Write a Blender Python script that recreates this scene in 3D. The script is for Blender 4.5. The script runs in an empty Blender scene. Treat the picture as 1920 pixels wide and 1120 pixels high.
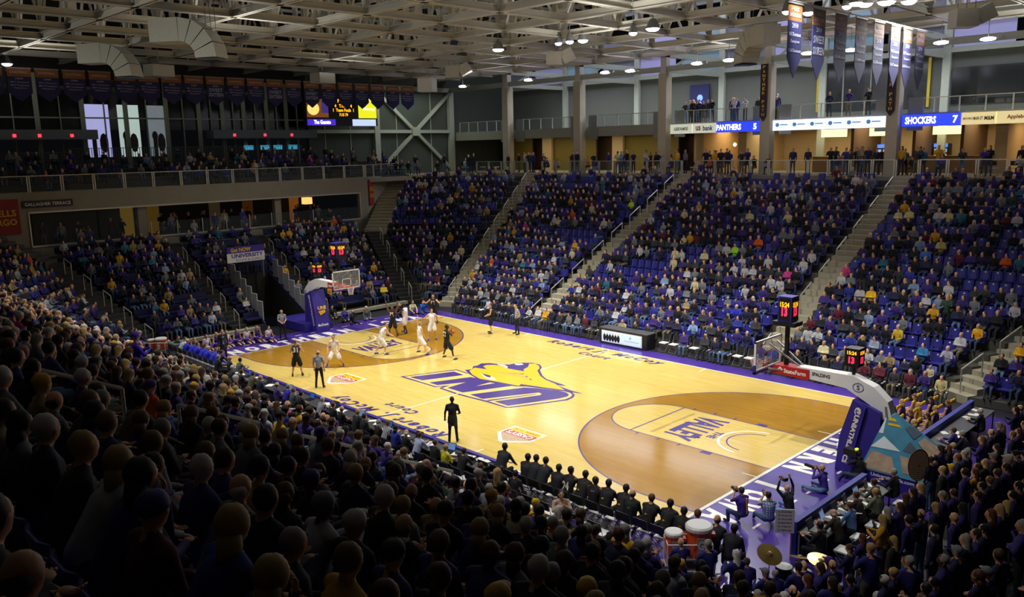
import bpy, bmesh, math, random
import numpy as np
from mathutils import Vector, Matrix
random.seed(7); np.random.seed(7)
S = bpy.context.scene
COL = S.collection
PI = math.pi

# ------------------------------------------------------------------ camera
cam = bpy.data.objects.new('camera', bpy.data.cameras.new('camera')); COL.objects.link(cam); S.camera = cam
cam.data.sensor_fit = 'HORIZONTAL'; cam.data.sensor_width = 36.0
cam.data.lens = 1550.79136 * 36.0 / 1920.0
cam.data.clip_end = 300
_y, _p, _r = -0.794418338, 0.179369007, -0.0199166723
_f = Vector((math.sin(_y)*math.cos(_p), math.cos(_y)*math.cos(_p), -math.sin(_p)))
_s = _f.cross(Vector((0, 0, 1))).normalized(); _u = _s.cross(_f)
_c, _n = math.cos(_r), math.sin(_r)
_s, _u = _c*_s + _n*_u, -_n*_s + _c*_u
CAMP = Vector((26.9198105, -26.0557630, 10.6345630))
cam.matrix_world = Matrix(((_s.x, _u.x, -_f.x, CAMP.x), (_s.y, _u.y, -_f.y, CAMP.y), (_s.z, _u.z, -_f.z, CAMP.z), (0, 0, 0, 1)))
def project(x, y, z):
    d = Vector((x, y, z)) - CAMP
    w = d.dot(_f)
    if w < 0.3: return (-9999, -9999, w)
    return (960 + 1550.79*d.dot(_s)/w, 560 - 1550.79*d.dot(_u)/w, w)

# ------------------------------------------------------------------ world, exposure, court lights, added fill lights
S.view_settings.view_transform = 'Standard'; S.view_settings.look = 'None'
S.view_settings.gamma = 1.0; S.view_settings.use_curve_mapping = False
S.view_settings.exposure = 0.0
S.cycles.use_denoising = True
S.cycles.max_bounces = 5; S.cycles.diffuse_bounces = 3; S.cycles.glossy_bounces = 2; S.cycles.transmission_bounces = 4; S.cycles.transparent_max_bounces = 8
S.cycles.caustics_reflective = False; S.cycles.caustics_refractive = False
S.cycles.sample_clamp_indirect = 3.0
wd = bpy.data.worlds.new('world'); S.world = wd; wd.use_nodes = True
wd.node_tree.nodes['Background'].inputs[0].default_value = (0.55, 0.6, 0.75, 1)
wd.node_tree.nodes['Background'].inputs[1].default_value = 0.004
def spot(x, y, z, tx, ty, tz, power, angle, blend, col=(1, 0.95, 0.86), r=0.25):
    l = bpy.data.lights.new('court_or_fill_light', 'SPOT'); l.energy = power; l.spot_size = math.radians(angle); l.spot_blend = blend  # shared by the court lamps and the added fill spots
    l.color = col; l.shadow_soft_size = r
    o = bpy.data.objects.new('court_or_fill_light', l); COL.objects.link(o); o.location = (x, y, z)
    o.rotation_euler = (Vector((tx, ty, tz)) - Vector((x, y, z))).to_track_quat('-Z', 'Y').to_euler()
    return o
def area(x, y, z, sx, sy, power, col=(1, 0.9, 0.75), rot=(0, 0, 0)):
    l = bpy.data.lights.new('ceiling_or_fill_light', 'AREA'); l.shape = 'RECTANGLE'; l.size = sx; l.size_y = sy; l.energy = power; l.color = col  # shared by concourse lamps and the added wide fills
    o = bpy.data.objects.new('ceiling_or_fill_light', l); COL.objects.link(o); o.location = (x, y, z); o.rotation_euler = rot
    return o
for _x in (-13, -4.5, 4.5, 13):
    spot(_x, 13, 16.7, _x*0.85, 2.0, 0, 7600, 88, 1.0, (1, 0.985, 0.94))
    spot(_x, -7, 16.7, _x*0.85, 0.5, 0, 7000, 84, 1.0, (1, 0.985, 0.94))
    spot(_x, 1.5, 16.7, _x*0.95, 11.5, 1.5, 5200, 52, 1.0, (1, 0.985, 0.96))  # added front fill on the lower far rows, not a court lamp
for _x, _t, _e in ((-17, -15, 3800), (-8, -7, 4200), (1, 1, 4200), (10, 11, 3800)):
    spot(_x, -15.5, 16.7, _t, -14.2, 1.5, _e, 78, 1.0, (1, 0.985, 0.94))  # downlights added to brighten the near stand rows
spot(17, -16, 16.7, 17.5, -9, 0, 1800, 75, 1.0, (1, 0.97, 0.93))
spot(-15, 3, 16.7, -22, 1.0, 3, 1500, 95, 1.0, (1, 0.96, 0.9))
area(-8, 4, 23, 50, 34, 500, (1, 0.98, 0.95))  # unseen wide fill at roof height, added for the upper stands
for _x, _y, _e in ((-27, -11, 500), (-23, 8, 350), (-11, -6, 500), (-3, 10, 600), (3, 4, 600), (-2, 22, 600), (13, 12, 900), (15, 22, 700)):
    spot(_x, _y, 15.2, _x, _y, 20, _e*0.7, 165, 0.6, (1, 0.98, 0.93))  # upward fill spots, added only to brighten the roof steel
spot(13.5, 16, 16.6, 12.3, 12.0, 14.2, 700, 60, 0.8, (0.9, 0.88, 1.0))
area(0, 31.5, 16.05, 56, 1.5, 2200, (0.9, 0.94, 1.0))
area(0, 32.5, 22.5, 56, 2.0, 2600, (0.75, 0.75, 1.0))
area(-34, 22, 16.0, 2, 8, 200, (0.92, 1.0, 0.92))
area(-34, 0, 15.6, 2, 20, 40, (0.95, 1.0, 0.95))
for _x in (-24, -8, 8, 24):
    spot(_x, -28.5, 12.5, _x*0.6, -2, 17.3, 2200, 70, 1.0, (1, 0.97, 0.9))  # invented uplight from the near side, evens out the beam undersides
    spot(_x-4, 27.4, 12.8, (_x-4)*0.7, 12, 17.3, 1300, 80, 1.0, (1, 0.97, 0.9))  # invented uplight from the mezzanine edge, also for the beams
area(8, -20, 18, 34, 10, 80, (1, 0.98, 0.95))  # dim general fill added above the near stand, no real fixture


# ------------------------------------------------------------------ helpers
TS = bpy.data.scenes.new('workshop')   # scratch scene where text and bodies are turned into meshes; removed at the end
def tdg():
    vl = TS.view_layers[0]; vl.update(); return vl.depsgraph
def lin(c):
    if isinstance(c, str):
        c = [int(c[i:i+2], 16)/255 for i in (0, 2, 4)]
    return tuple((v/12.92 if v <= 0.04045 else ((v+0.055)/1.055)**2.4) for v in c[:3])
MATS = {}
def mat(name, col='808080', rough=0.6, metal=0.0, var=0.12, scale=6.0, emit=None, es=1.0, bump=0.0, alpha=1.0, coat=0.0, spec=0.5):
    if name in MATS: return MATS[name]
    m = bpy.data.materials.new(name); m.use_nodes = True; MATS[name] = m
    nt = m.node_tree; b = nt.nodes['Principled BSDF']
    c = lin(col)
    b.inputs['Roughness'].default_value = rough; b.inputs['Metallic'].default_value = metal
    b.inputs['Coat Weight'].default_value = coat; b.inputs['Specular IOR Level'].default_value = spec
    if var > 0:
        tc = nt.nodes.new('ShaderNodeTexCoord'); n = nt.nodes.new('ShaderNodeTexNoise'); n.inputs['Scale'].default_value = scale; n.inputs['Detail'].default_value = 3
        mx = nt.nodes.new('ShaderNodeMix'); mx.data_type = 'RGBA'
        mx.inputs[6].default_value = (*[v*(1-var) for v in c], 1); mx.inputs[7].default_value = (*[min(1, v*(1+var)) for v in c], 1)
        nt.links.new(tc.outputs['Object'], n.inputs['Vector']); nt.links.new(n.outputs[0], mx.inputs[0]); nt.links.new(mx.outputs[2], b.inputs['Base Color'])
        if bump:
            bp = nt.nodes.new('ShaderNodeBump'); bp.inputs['Strength'].default_value = bump; bp.inputs['Distance'].default_value = 0.02
            nt.links.new(n.outputs[0], bp.inputs['Height']); nt.links.new(bp.outputs[0], b.inputs['Normal'])
    else: b.inputs['Base Color'].default_value = (*c, 1)
    if emit is not None:
        b.inputs['Emission Color'].default_value = (*lin(emit), 1); b.inputs['Emission Strength'].default_value = es
        m.cycles.emission_sampling = 'NONE' if es < 8 else 'AUTO'
    if alpha < 1: b.inputs['Alpha'].default_value = alpha
    return m
def glass(name, col='c8d8d8', a=0.12):
    m = mat(name, col, rough=0.05, var=0.0, alpha=a); return m
def pmat(name, attr, default, rough=0.75):
    m = bpy.data.materials.new(name); m.use_nodes = True; nt = m.node_tree; b = nt.nodes['Principled BSDF']
    a = nt.nodes.new('ShaderNodeAttribute'); a.attribute_type = 'OBJECT'; a.attribute_name = attr
    tc = nt.nodes.new('ShaderNodeTexCoord'); n = nt.nodes.new('ShaderNodeTexNoise'); n.inputs['Scale'].default_value = 14
    r = nt.nodes.new('ShaderNodeMapRange'); r.inputs[3].default_value = 0.75; r.inputs[4].default_value = 1.2
    mu = nt.nodes.new('ShaderNodeVectorMath'); mu.operation = 'SCALE'
    nt.links.new(tc.outputs['Object'], n.inputs['Vector']); nt.links.new(n.outputs[0], r.inputs[0]); nt.links.new(r.outputs[0], mu.inputs['Scale'])
    nt.links.new(a.outputs['Color'], mu.inputs[0]); nt.links.new(mu.outputs[0], b.inputs['Base Color'])
    b.inputs['Roughness'].default_value = rough
    return m
def link(o, parent=None):
    COL.objects.link(o)
    if parent is not None: o.parent = parent
    return o
def tag(o, label=None, cat=None, group=None, kind=None):
    if label: o['label'] = label
    if cat: o['category'] = cat
    if group: o['group'] = group
    if kind: o['kind'] = kind
    return o
def empty(name, loc=(0, 0, 0), rz=0, label=None, cat=None, group=None, kind=None):
    o = bpy.data.objects.new(name, None); COL.objects.link(o); o.location = loc; o.rotation_euler = (0, 0, rz); o.empty_display_size = 0.2
    return tag(o, label, cat, group, kind)
def inst(name, me, loc=(0, 0, 0), rz=0, parent=None, scale=None):
    o = bpy.data.objects.new(name, me); link(o, parent); o.location = loc; o.rotation_euler = (0, 0, rz)
    if scale: o.scale = scale
    return o
class MB:
    def __init__(s): s.v = []; s.f = []; s.m = []; s.k = 0
    def mi(s, k): s.k = k; return s
    def add(s, V, F):
        b = len(s.v); s.v += [tuple(v) for v in V]; s.f += [tuple(b+i for i in f) for f in F]; s.m += [s.k]*len(F); return s
    def box(s, x0, y0, z0, x1, y1, z1):
        V = [(x, y, z) for z in (z0, z1) for y in (y0, y1) for x in (x0, x1)]
        return s.add(V, [(0, 2, 3, 1), (4, 5, 7, 6), (0, 1, 5, 4), (2, 6, 7, 3), (0, 4, 6, 2), (1, 3, 7, 5)])
    def frame(s, p, q, up=(0, 0, 1)):
        p = Vector(p); q = Vector(q); d = (q-p).normalized(); u = Vector(up)
        if abs(d.dot(u)) > 0.98: u = Vector((1, 0, 0))
        a = d.cross(u).normalized(); return p, q, a, a.cross(d).normalized()
    def bar(s, p, q, w, h, up=(0, 0, 1)):
        p, q, a, b = s.frame(p, q, up)
        V = [c+a*(i*w/2)+b*(j*h/2) for c in (p, q) for i, j in ((-1, -1), (1, -1), (1, 1), (-1, 1))]
        return s.add(V, [(0, 1, 2, 3), (7, 6, 5, 4), (0, 4, 5, 1), (1, 5, 6, 2), (2, 6, 7, 3), (3, 7, 4, 0)])
    def tube(s, pts, r, n=6, cap=True):
        P = [Vector(p) for p in pts]; R = r if isinstance(r, (list, tuple)) else [r]*len(P); V = []; F = []
        for i, p in enumerate(P):
            d = (P[min(i+1, len(P)-1)]-P[max(i-1, 0)]).normalized(); u = Vector((0, 0, 1)) if abs(d.z) < 0.95 else Vector((1, 0, 0))
            a = d.cross(u).normalized(); b = a.cross(d)
            V += [p+(a*math.cos(t)+b*math.sin(t))*R[i] for t in [2*PI*j/n for j in range(n)]]
        for i in range(len(P)-1):
            F += [(i*n+j, i*n+(j+1) % n, (i+1)*n+(j+1) % n, (i+1)*n+j) for j in range(n)]
        if cap: F += [tuple(range(n))[::-1], tuple((len(P)-1)*n+j for j in range(n))]
        return s.add(V, F)
    def prism(s, poly, z0, z1):
        n = len(poly); V = [(x, y, z0) for x, y in poly]+[(x, y, z1) for x, y in poly]
        return s.add(V, [tuple(range(n))[::-1], tuple(range(n, 2*n))]+[(i, (i+1) % n, n+(i+1) % n, n+i) for i in range(n)])
    def poly(s, P): return s.add(P, [tuple(range(len(P)))])
    def ell(s, c, r, n=8, m=5):
        V = [(c[0], c[1], c[2]-r[2])]
        for i in range(1, m):
            t = PI*i/m
            V += [(c[0]+r[0]*math.sin(t)*math.cos(2*PI*j/n), c[1]+r[1]*math.sin(t)*math.sin(2*PI*j/n), c[2]-r[2]*math.cos(t)) for j in range(n)]
        V.append((c[0], c[1], c[2]+r[2])); F = [(0, 1+(j+1) % n, 1+j) for j in range(n)]
        for i in range(m-2): F += [(1+i*n+j, 1+i*n+(j+1) % n, 1+(i+1)*n+(j+1) % n, 1+(i+1)*n+j) for j in range(n)]
        L = len(V)-1; F += [(L, 1+(m-2)*n+j, 1+(m-2)*n+(j+1) % n) for j in range(n)]
        return s.add(V, F)
    def lathe(s, prof, c=(0, 0, 0), n=16):
        V = []; F = []
        for r, z in prof: V += [(c[0]+r*math.cos(2*PI*j/n), c[1]+r*math.sin(2*PI*j/n), c[2]+z) for j in range(n)]
        for i in range(len(prof)-1): F += [(i*n+j, i*n+(j+1) % n, (i+1)*n+(j+1) % n, (i+1)*n+j) for j in range(n)]
        F += [tuple(range(n))[::-1], tuple((len(prof)-1)*n+j for j in range(n))]
        return s.add(V, F)
    def mesh(s, name, mats, smooth=False):
        me = bpy.data.meshes.new(name); me.from_pydata(s.v, [], s.f)
        for m in (mats if isinstance(mats, (list, tuple)) else [mats]): me.materials.append(m)
        me.polygons.foreach_set('material_index', s.m)
        if smooth: me.polygons.foreach_set('use_smooth', [True]*len(s.f))
        me.update(); return me
    def obj(s, name, mats, parent=None, loc=(0, 0, 0), rz=0, smooth=False):
        return inst(name, s.mesh(name, mats, smooth), loc, rz, parent)
def text_mesh(txt, size=1.0, depth=0.0, bold=0.0, shear=0.0, sx=1.0, spacing=1.0, align='CENTER', res=2, name='lettering'):
    cu = bpy.data.curves.new('t', 'FONT'); cu.body = txt; cu.size = size; cu.extrude = depth; cu.offset = bold; cu.shear = shear
    cu.align_x = align; cu.align_y = 'CENTER'; cu.resolution_u = res; cu.space_character = spacing
    o = bpy.data.objects.new('t', cu); TS.collection.objects.link(o)
    dg = tdg()
    me = bpy.data.meshes.new_from_object(o.evaluated_get(dg)); me.name = name
    bpy.data.objects.remove(o); bpy.data.curves.remove(cu)
    if sx != 1.0: me.transform(Matrix.Diagonal((sx, 1, 1, 1)))
    me.materials.clear(); return me
def text(txt, m, origin, xdir, updir, size, parent=None, name='lettering', **k):
    me = text_mesh(txt, size, name=name, **k); me.materials.append(m)
    X = Vector(xdir).normalized(); Y = Vector(updir).normalized(); Z = X.cross(Y).normalized()
    M = Matrix(((X.x, Y.x, Z.x, origin[0]), (X.y, Y.y, Z.y, origin[1]), (X.z, Y.z, Z.z, origin[2]), (0, 0, 0, 1)))
    me.transform(M)
    return inst(name, me, parent=parent)
def copy_tree(o, parent=None, loc=None, rz=None):
    c = o.copy(); COL.objects.link(c); c.parent = parent
    for ch in o.children: copy_tree(ch, c)
    if loc is not None: c.location = loc
    if rz is not None: c.rotation_euler = (0, 0, rz)
    return c
WORDS = 'zeroth first second third fourth fifth sixth seventh eighth ninth tenth eleventh twelfth thirteenth fourteenth fifteenth sixteenth seventeenth eighteenth nineteenth twentieth'.split()
def nth(i): return WORDS[i] if i <= 20 else '%dth' % i
USED = {}
def uniq(label):
    USED[label] = USED.get(label, 0)+1
    return label

# ------------------------------------------------------------------ people
SKIN, TOP, PANTS, SHOE, HAIRM, DARK, TRIM = range(7)
PM = [pmat('skin', 'skin', 0, 0.55), pmat('shirt_cloth', 'top', 0, 0.8), pmat('trouser_cloth', 'pants', 0, 0.85), pmat('shoe_leather', 'shoes', 0, 0.6),
      pmat('hair', 'hair', 0, 0.6), mat('dark_detail', '1a1210', 0.6, var=0), pmat('trim_cloth', 'trim', 0, 0.8)]
def lerp(a, b, t): return tuple(a[i]+(b[i]-a[i])*t for i in range(3))
def add(a, b): return (a[0]+b[0], a[1]+b[1], a[2]+b[2])
def figure(o):
    """list of tapered capsules and ellipsoids for a pose; facing +Y"""
    P = []
    C = lambda a, b, ra, rb, l: P.append(('c', a, b, ra, rb, l))
    E = lambda c, r, l: P.append(('e', c, r, l))
    pel, che, nk, hd = o['pel'], o['che'], o['nk'], o['hd']
    w = o.get('w', 1.0); slim = o.get('slim', 1.0)
    sl = o.get('sleeve', 'long'); lg = o.get('legs', 'long')
    mid = lerp(pel, che, 0.5)
    E(pel, (0.155*slim, 0.115*w, 0.12), PANTS if not o.get('coat') else TOP)
    if o.get('coat'): C(add(pel, (0, -0.02, 0.05)), add(pel, (0, -0.03, -0.1)), 0.15*slim, 0.165*slim, TOP)
    E(mid, (0.14*slim, 0.105*w, 0.17), TOP); E(che, (0.165*slim, 0.115*w, 0.17), TOP)
    C(add(pel, (0, 0, 0.06)), che, 0.125*slim, 0.135*slim, TOP)
    C(lerp(che, nk, 0.5), lerp(nk, hd, 0.4), 0.06, 0.052, SKIN)
    fx, fy, fz = o.get('face', (0, 1, -0.05)); n = math.sqrt(fx*fx+fy*fy+fz*fz); fx, fy, fz = fx/n, fy/n, fz/n
    E(hd, (0.076, 0.093, 0.108), SKIN)
    E(add(hd, (fx*0.028, fy*0.028, fz*0.03-0.055)), (0.055, 0.062, 0.06), SKIN)
    C(add(hd, (fx*0.085, fy*0.085, fz*0.09+0.005)), add(hd, (fx*0.104, fy*0.104, fz*0.1-0.022)), 0.011, 0.017, SKIN)
    for s in (-1, 1):
        E(add(hd, (s*fy*0.078, -s*fx*0.078, -0.01)), (0.013, 0.02, 0.03), SKIN)
    for i, s in enumerate((-1, 1)):
        sh, el, wr = o['arms'][i]; hp, kn, an, toe = o['legsp'][i]
        al = TOP if sl == 'long' else SKIN
        C(lerp(nk, sh, 0.2), sh, 0.06, 0.062 if sl != 'none' else 0.055, TOP)
        C(sh, el, 0.056 if sl != 'none' else 0.05, 0.043, TOP if sl != 'none' else SKIN)
        if sl == 'none': E(sh, (0.058, 0.058, 0.058), SKIN)
        C(el, lerp(el, wr, 0.45), 0.041, 0.038, al); C(lerp(el, wr, 0.45), lerp(el, wr, 0.95), 0.038, 0.028 if al == SKIN else 0.034, al)
        if al == TOP: C(lerp(el, wr, 0.9), wr, 0.026, 0.026, SKIN)
        if sl == 'short': C(lerp(sh, el, 0.8), el, 0.04, 0.041, SKIN)
        ll = PANTS if lg == 'long' else SKIN
        if lg == 'shorts':
            C(hp, lerp(hp, kn, 0.82), 0.105, 0.118, PANTS); C(lerp(hp, kn, 0.6), kn, 0.066, 0.055, SKIN)
        elif lg == 'skirt':
            C(hp, lerp(hp, kn, 0.4), 0.1, 0.1, PANTS); C(hp, kn, 0.075, 0.05, SKIN)
        else:
            C(hp, kn, 0.088, 0.062, PANTS)
        C(kn, lerp(kn, an, 0.35), 0.056 if ll == PANTS else 0.05, 0.056 if ll == PANTS else 0.052, ll)
        C(lerp(kn, an, 0.35), an, 0.055 if ll == PANTS else 0.052, 0.05 if ll == PANTS else 0.034, ll)
        if ll == SKIN: C(lerp(kn, an, 0.72), an, 0.04, 0.037, TRIM)
        C(add(an, (0, 0, -0.035)), toe, 0.042, 0.036, SHOE)
    return P
def finger(m, a, d1, d2, l, r):
    a = Vector(a); b = a+d1*l*0.55; c = b+d2*l*0.45
    m.tube([a, b, c], [r, r*0.9, r*0.65], 5)
def hands(m, o):
    for i, s in enumerate((-1, 1)):
        sh, el, wr = [Vector(v) for v in o['arms'][i]]
        d = (wr-el).normalized(); hdn = o.get('hand', [None, None])[i]
        if hdn: d = (d*0.4+Vector(hdn)).normalized()
        side = d.cross(Vector((0, 0, 1)) if abs(d.z) < 0.9 else Vector((0, 1, 0))).normalized()
        if side.x*s > 0: side = -side
        nrm = d.cross(side).normalized(); curl = o.get('curl', 0.5)
        pc = wr+d*0.05
        M = MB()
        M.ell((0, 0, 0), (0.04, 0.055, 0.017), 8, 4)
        m.add([pc+side*v[0]+d*v[1]+nrm*v[2] for v in M.v], M.f)
        for k, (off, L) in enumerate(((-0.03, 0.06), (-0.01, 0.074), (0.01, 0.08), (0.03, 0.072))):
            finger(m, wr+d*0.09+side*off, (d*1.0-nrm*curl*0.5).normalized(), (d*0.7-nrm*curl*1.2).normalized(), L, 0.009)
        finger(m, wr+d*0.035+side*0.032, (d*0.6+side*0.8).normalized(), (d*0.95+side*0.25-nrm*curl*0.4).normalized(), 0.062, 0.011)
def remesh(P, voxel, tris):
    m = MB()
    for p in P:
        if p[0] == 'e': m.ell(p[1], p[2], 12, 8)
        else:
            a, b = Vector(p[1]), Vector(p[2]); d = b-a; L = max(d.length, 1e-4); d = d/L; ra, rb = p[3], p[4]; ts = (0.15, 0.6, 0.95)
            m.tube([a-d*ra*c for c in (0.98, 0.8, 0.4)]+[a, b]+[b+d*rb*c for c in (0.4, 0.8, 0.98)],
                   [ra*0.2, ra*0.6, ra*0.92, ra, rb, rb*0.92, rb*0.6, rb*0.2], 10)
    me = m.mesh('b', PM[0]); ob = bpy.data.objects.new('b', me); TS.collection.objects.link(ob)
    r = ob.modifiers.new('r', 'REMESH'); r.mode = 'VOXEL'; r.voxel_size = voxel
    s = ob.modifiers.new('s', 'SMOOTH'); s.factor = 0.5; s.iterations = 2
    dg = tdg()
    n = sum(len(p.vertices)-2 for p in ob.evaluated_get(dg).data.polygons)
    dc = ob.modifiers.new('d', 'DECIMATE'); dc.ratio = min(1.0, tris/max(n, 1))
    dg = tdg(); e = ob.evaluated_get(dg).data
    nv = len(e.vertices); co = np.empty(nv*3, np.float32); e.vertices.foreach_get('co', co); co = co.reshape(-1, 3)
    F = [tuple(p.vertices) for p in e.polygons]
    bpy.data.objects.remove(ob); bpy.data.meshes.remove(me)
    return co, F
def labels(P, cen, extra=()):
    best = np.full(len(cen), 1e9); lab = np.zeros(len(cen), int)
    for p in list(P)+list(extra):
        if p[0] == 'e':
            q = (cen-np.array(p[1]))/np.array(p[2]); k = np.linalg.norm(q, axis=1); d = (k-1)*min(p[2])
        else:
            a = np.array(p[1]); b = np.array(p[2]); ab = b-a; t = np.clip(((cen-a)@ab)/max(ab@ab, 1e-9), 0, 1)
            d = np.linalg.norm(cen-(a+t[:, None]*ab), axis=1)-(p[3]+(p[4]-p[3])*t)
        u = d < best; best[u] = d[u]; lab[u] = p[-1]
    return lab
def hair_prims(o, style):
    hd = o['hd']; fx, fy, fz = o.get('face', (0, 1, -0.05))
    b = lambda k, z: add(hd, (-fx*k, -fy*k, z))
    if style == 'short': return [('e', b(0.022, 0.022), (0.084, 0.092, 0.1), HAIRM)]
    if style == 'long': return [('e', b(0.022, 0.02), (0.088, 0.096, 0.103), HAIRM), ('c', b(0.05, -0.03), b(0.075, -0.2), 0.075, 0.06, HAIRM)]
    if style == 'tail': return [('e', b(0.022, 0.02), (0.085, 0.093, 0.102), HAIRM), ('c', b(0.1, 0.03), b(0.13, -0.14), 0.03, 0.02, HAIRM)]
    if style == 'cap': return [('e', b(0.01, 0.035), (0.088, 0.1, 0.088), HAIRM), ('e', add(hd, (fx*0.1, fy*0.1, 0.05)), (0.06, 0.07, 0.01), HAIRM)]
    if style == 'beanie': return [('e', b(0.012, 0.04), (0.09, 0.1, 0.1), HAIRM)]
    if style == 'afro': return [('e', b(0.03, 0.03), (0.13, 0.13, 0.13), HAIRM)]
    if style == 'bald': return [('e', b(0.035, -0.02), (0.08, 0.07, 0.06), HAIRM)]
    return []
BODY = {}
def body_mesh(key, o, voxel=0.02, tris=1500, withhair=None, hnd=True):
    P = figure(o); ex = hair_prims(o, withhair) if withhair else []
    co, F = remesh(P+ex, voxel, tris)
    cen = np.array([co[list(f)].mean(0) for f in F]); lab = labels(P, cen, ex)
    if key not in BODY: pass
    V = [tuple(map(float, v)) for v in co]; m = MB(); m.v = V; m.f = F; m.m = [int(x) for x in lab]
    if hnd:
        m.mi(SKIN); hands(m, o)
        hd = Vector(o['hd']); f = Vector(o.get('face', (0, 1, -0.05))).normalized(); s = Vector((f.y, -f.x, 0)).normalized(); u = s.cross(f)
        m.mi(DARK)
        for k in (-1, 1): m.ell(hd+f*0.083+s*0.032*k+u*0.012, (0.013, 0.013, 0.008), 6, 3)
        M = MB(); c = hd+f*0.1-u*0.052; m.ell(c, (0.02, 0.012, 0.005), 6, 3)
        for k in (-1, 1): m.bar(hd+f*0.088+s*0.018*k+u*0.034, hd+f*0.078+s*0.05*k+u*0.034, 0.01, 0.007)
    return m
def hair_mesh(o, style):
    m = MB(); 
    for p in hair_prims(o, style):
        if p[0] == 'e': m.ell(p[1], p[2], 12, 8)
        else:
            a = Vector(p[1]); b = Vector(p[2]); m.tube([a, a.lerp(b, 0.4), a.lerp(b, 0.8), b], [p[3]*0.9, p[3], p[4]*1.1, p[4]*0.5], 10)
    rnd = random.Random(3)
    m.v = [tuple(c+rnd.uniform(-0.004, 0.004) for c in v) for v in m.v]
    return m.mesh('hair', PM[HAIRM], True)
# pose builders ------------------------------------------------
def sit(lean=0.05, arms='lap', face=(0, 1, -0.08), knees=0.12, h=0.45, turn=0, **k):
    z = h; o = dict(pel=(0, 0, z+0.09), che=(0, lean*0.7, z+0.40), nk=(0, lean, z+0.56), hd=(0, lean+0.03, z+0.72), face=face)
    sh = [(s*0.175, lean*0.95, z+0.51) for s in (-1, 1)]
    A = {'lap': [((s*0.23, lean+0.04, z+0.24), (s*0.1, lean+0.27, z+0.19)) for s in (-1, 1)],
         'fold': [((s*0.25, lean+0.08, z+0.27), (-s*0.06, lean+0.23, z+0.3)) for s in (-1, 1)],
         'clap': [((s*0.24, lean+0.12, z+0.3), (s*0.04, lean+0.34, z+0.42)) for s in (-1, 1)],
         'chin': [((-0.2, lean+0.2, z+0.2), (-0.05, lean+0.16, z+0.56)), ((0.22, lean+0.1, z+0.24), (-0.02, lean+0.25, z+0.2))],
         'knees': [((s*0.24, lean+0.12, z+0.27), (s*0.14, lean+0.34, z+0.12)) for s in (-1, 1)],
         'table': [((s*0.25, lean+0.12, z+0.3), (s*0.14, lean+0.36, z+0.34)) for s in (-1, 1)],
         'camera': [((s*0.22, lean+0.16, z+0.4), (s*0.07, lean+0.22, z+0.64)) for s in (-1, 1)],
         'up': [((s*0.3, lean+0.1, z+0.7), (s*0.2, lean+0.12, z+0.95)) for s in (-1, 1)]}[arms]
    o['arms'] = [(sh[i], A[i][0], A[i][1]) for i in (0, 1)]
    o['legsp'] = [((s*0.09, 0.02, z+0.04), (s*knees, 0.43, z+0.03), (s*knees*0.9, 0.42 if h > 0.3 else 0.6, 0.09), (s*knees, 0.6, 0.045)) for s in (-1, 1)]
    o.update(k); return o
def stand(arms='down', face=(0, 1, -0.06), lean=0.0, feet=((-0.12, 0, 0.0), (0.12, 0, 0.0)), drop=0.0, bend=0.02, **k):
    hz = 0.95-drop
    o = dict(pel=(0, 0, hz), che=(0, lean*0.6, hz+0.36), nk=(0, lean, hz+0.53), hd=(0, lean+0.03, hz+0.71), face=face)
    sh = [(s*0.185, lean*0.95, hz+0.48) for s in (-1, 1)]; z = hz
    A = {'down': [((s*0.24, lean*0.6, z+0.2), (s*0.23, lean*0.6+0.07, z-0.05)) for s in (-1, 1)],
         'clap': [((s*0.24, lean+0.12, z+0.27), (s*0.04, lean+0.34, z+0.4)) for s in (-1, 1)],
         'fold': [((s*0.25, lean+0.08, z+0.24), (-s*0.06, lean+0.22, z+0.27)) for s in (-1, 1)],
         'hips': [((s*0.33, lean-0.06, z+0.22), (s*0.17, lean+0.03, z+0.06)) for s in (-1, 1)],
         'front': [((s*0.23, lean+0.06, z+0.22), (s*0.1, lean+0.26, z+0.12)) for s in (-1, 1)],
         'up': [((s*0.3, lean+0.02, z+0.72), (s*0.33, lean+0.05, z+0.98)) for s in (-1, 1)],
         'oneup': [((-0.26, lean+0.02, z+0.72), (-0.28, lean+0.03, z+0.98)), ((0.25, lean+0.05, z+0.2), (0.25, lean+0.18, z))],
         'play': [((s*0.24, lean+0.14, z+0.3), (s*0.08, lean+0.26, z+0.46)) for s in (-1, 1)],
         'wide': [((s*0.4, lean+0.12, z+0.3), (s*0.5, lean+0.3, z+0.36)) for s in (-1, 1)],
         'low': [((s*0.28, lean+0.14, z+0.22), (s*0.24, lean+0.36, z+0.1)) for s in (-1, 1)]}[arms]
    if 'A' in k: A = k.pop('A')
    o['arms'] = [(sh[i], A[i][0], A[i][1]) for i in (0, 1)]
    L = []
    for i, s in enumerate((-1, 1)):
        hp = (s*0.09, 0, hz-0.03); f = feet[i]; an = (f[0], f[1]-0.02, f[2]+0.09)
        m = lerp(hp, an, 0.5); kn = (m[0], m[1]+bend+drop*0.9, m[2]+0.02)
        L.append((hp, kn, an, (f[0]*1.08, f[1]+0.17, f[2]+0.045)))
    o['legsp'] = L; o.update(k); return o
HAIRS = [('dark brown', '2a1c12'), ('black', '0d0a09'), ('brown', '4a321e'), ('grey', '8f8a82'), ('white', 'c9c4ba'), ('blond', 'a88a52'), ('light brown', '6e5232'), ('auburn', '5a2c16')]
SKINS = ['d9a583', 'cf9a78', 'e0b090', 'c68d6a', '5c3a26', '452a1b']
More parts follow.
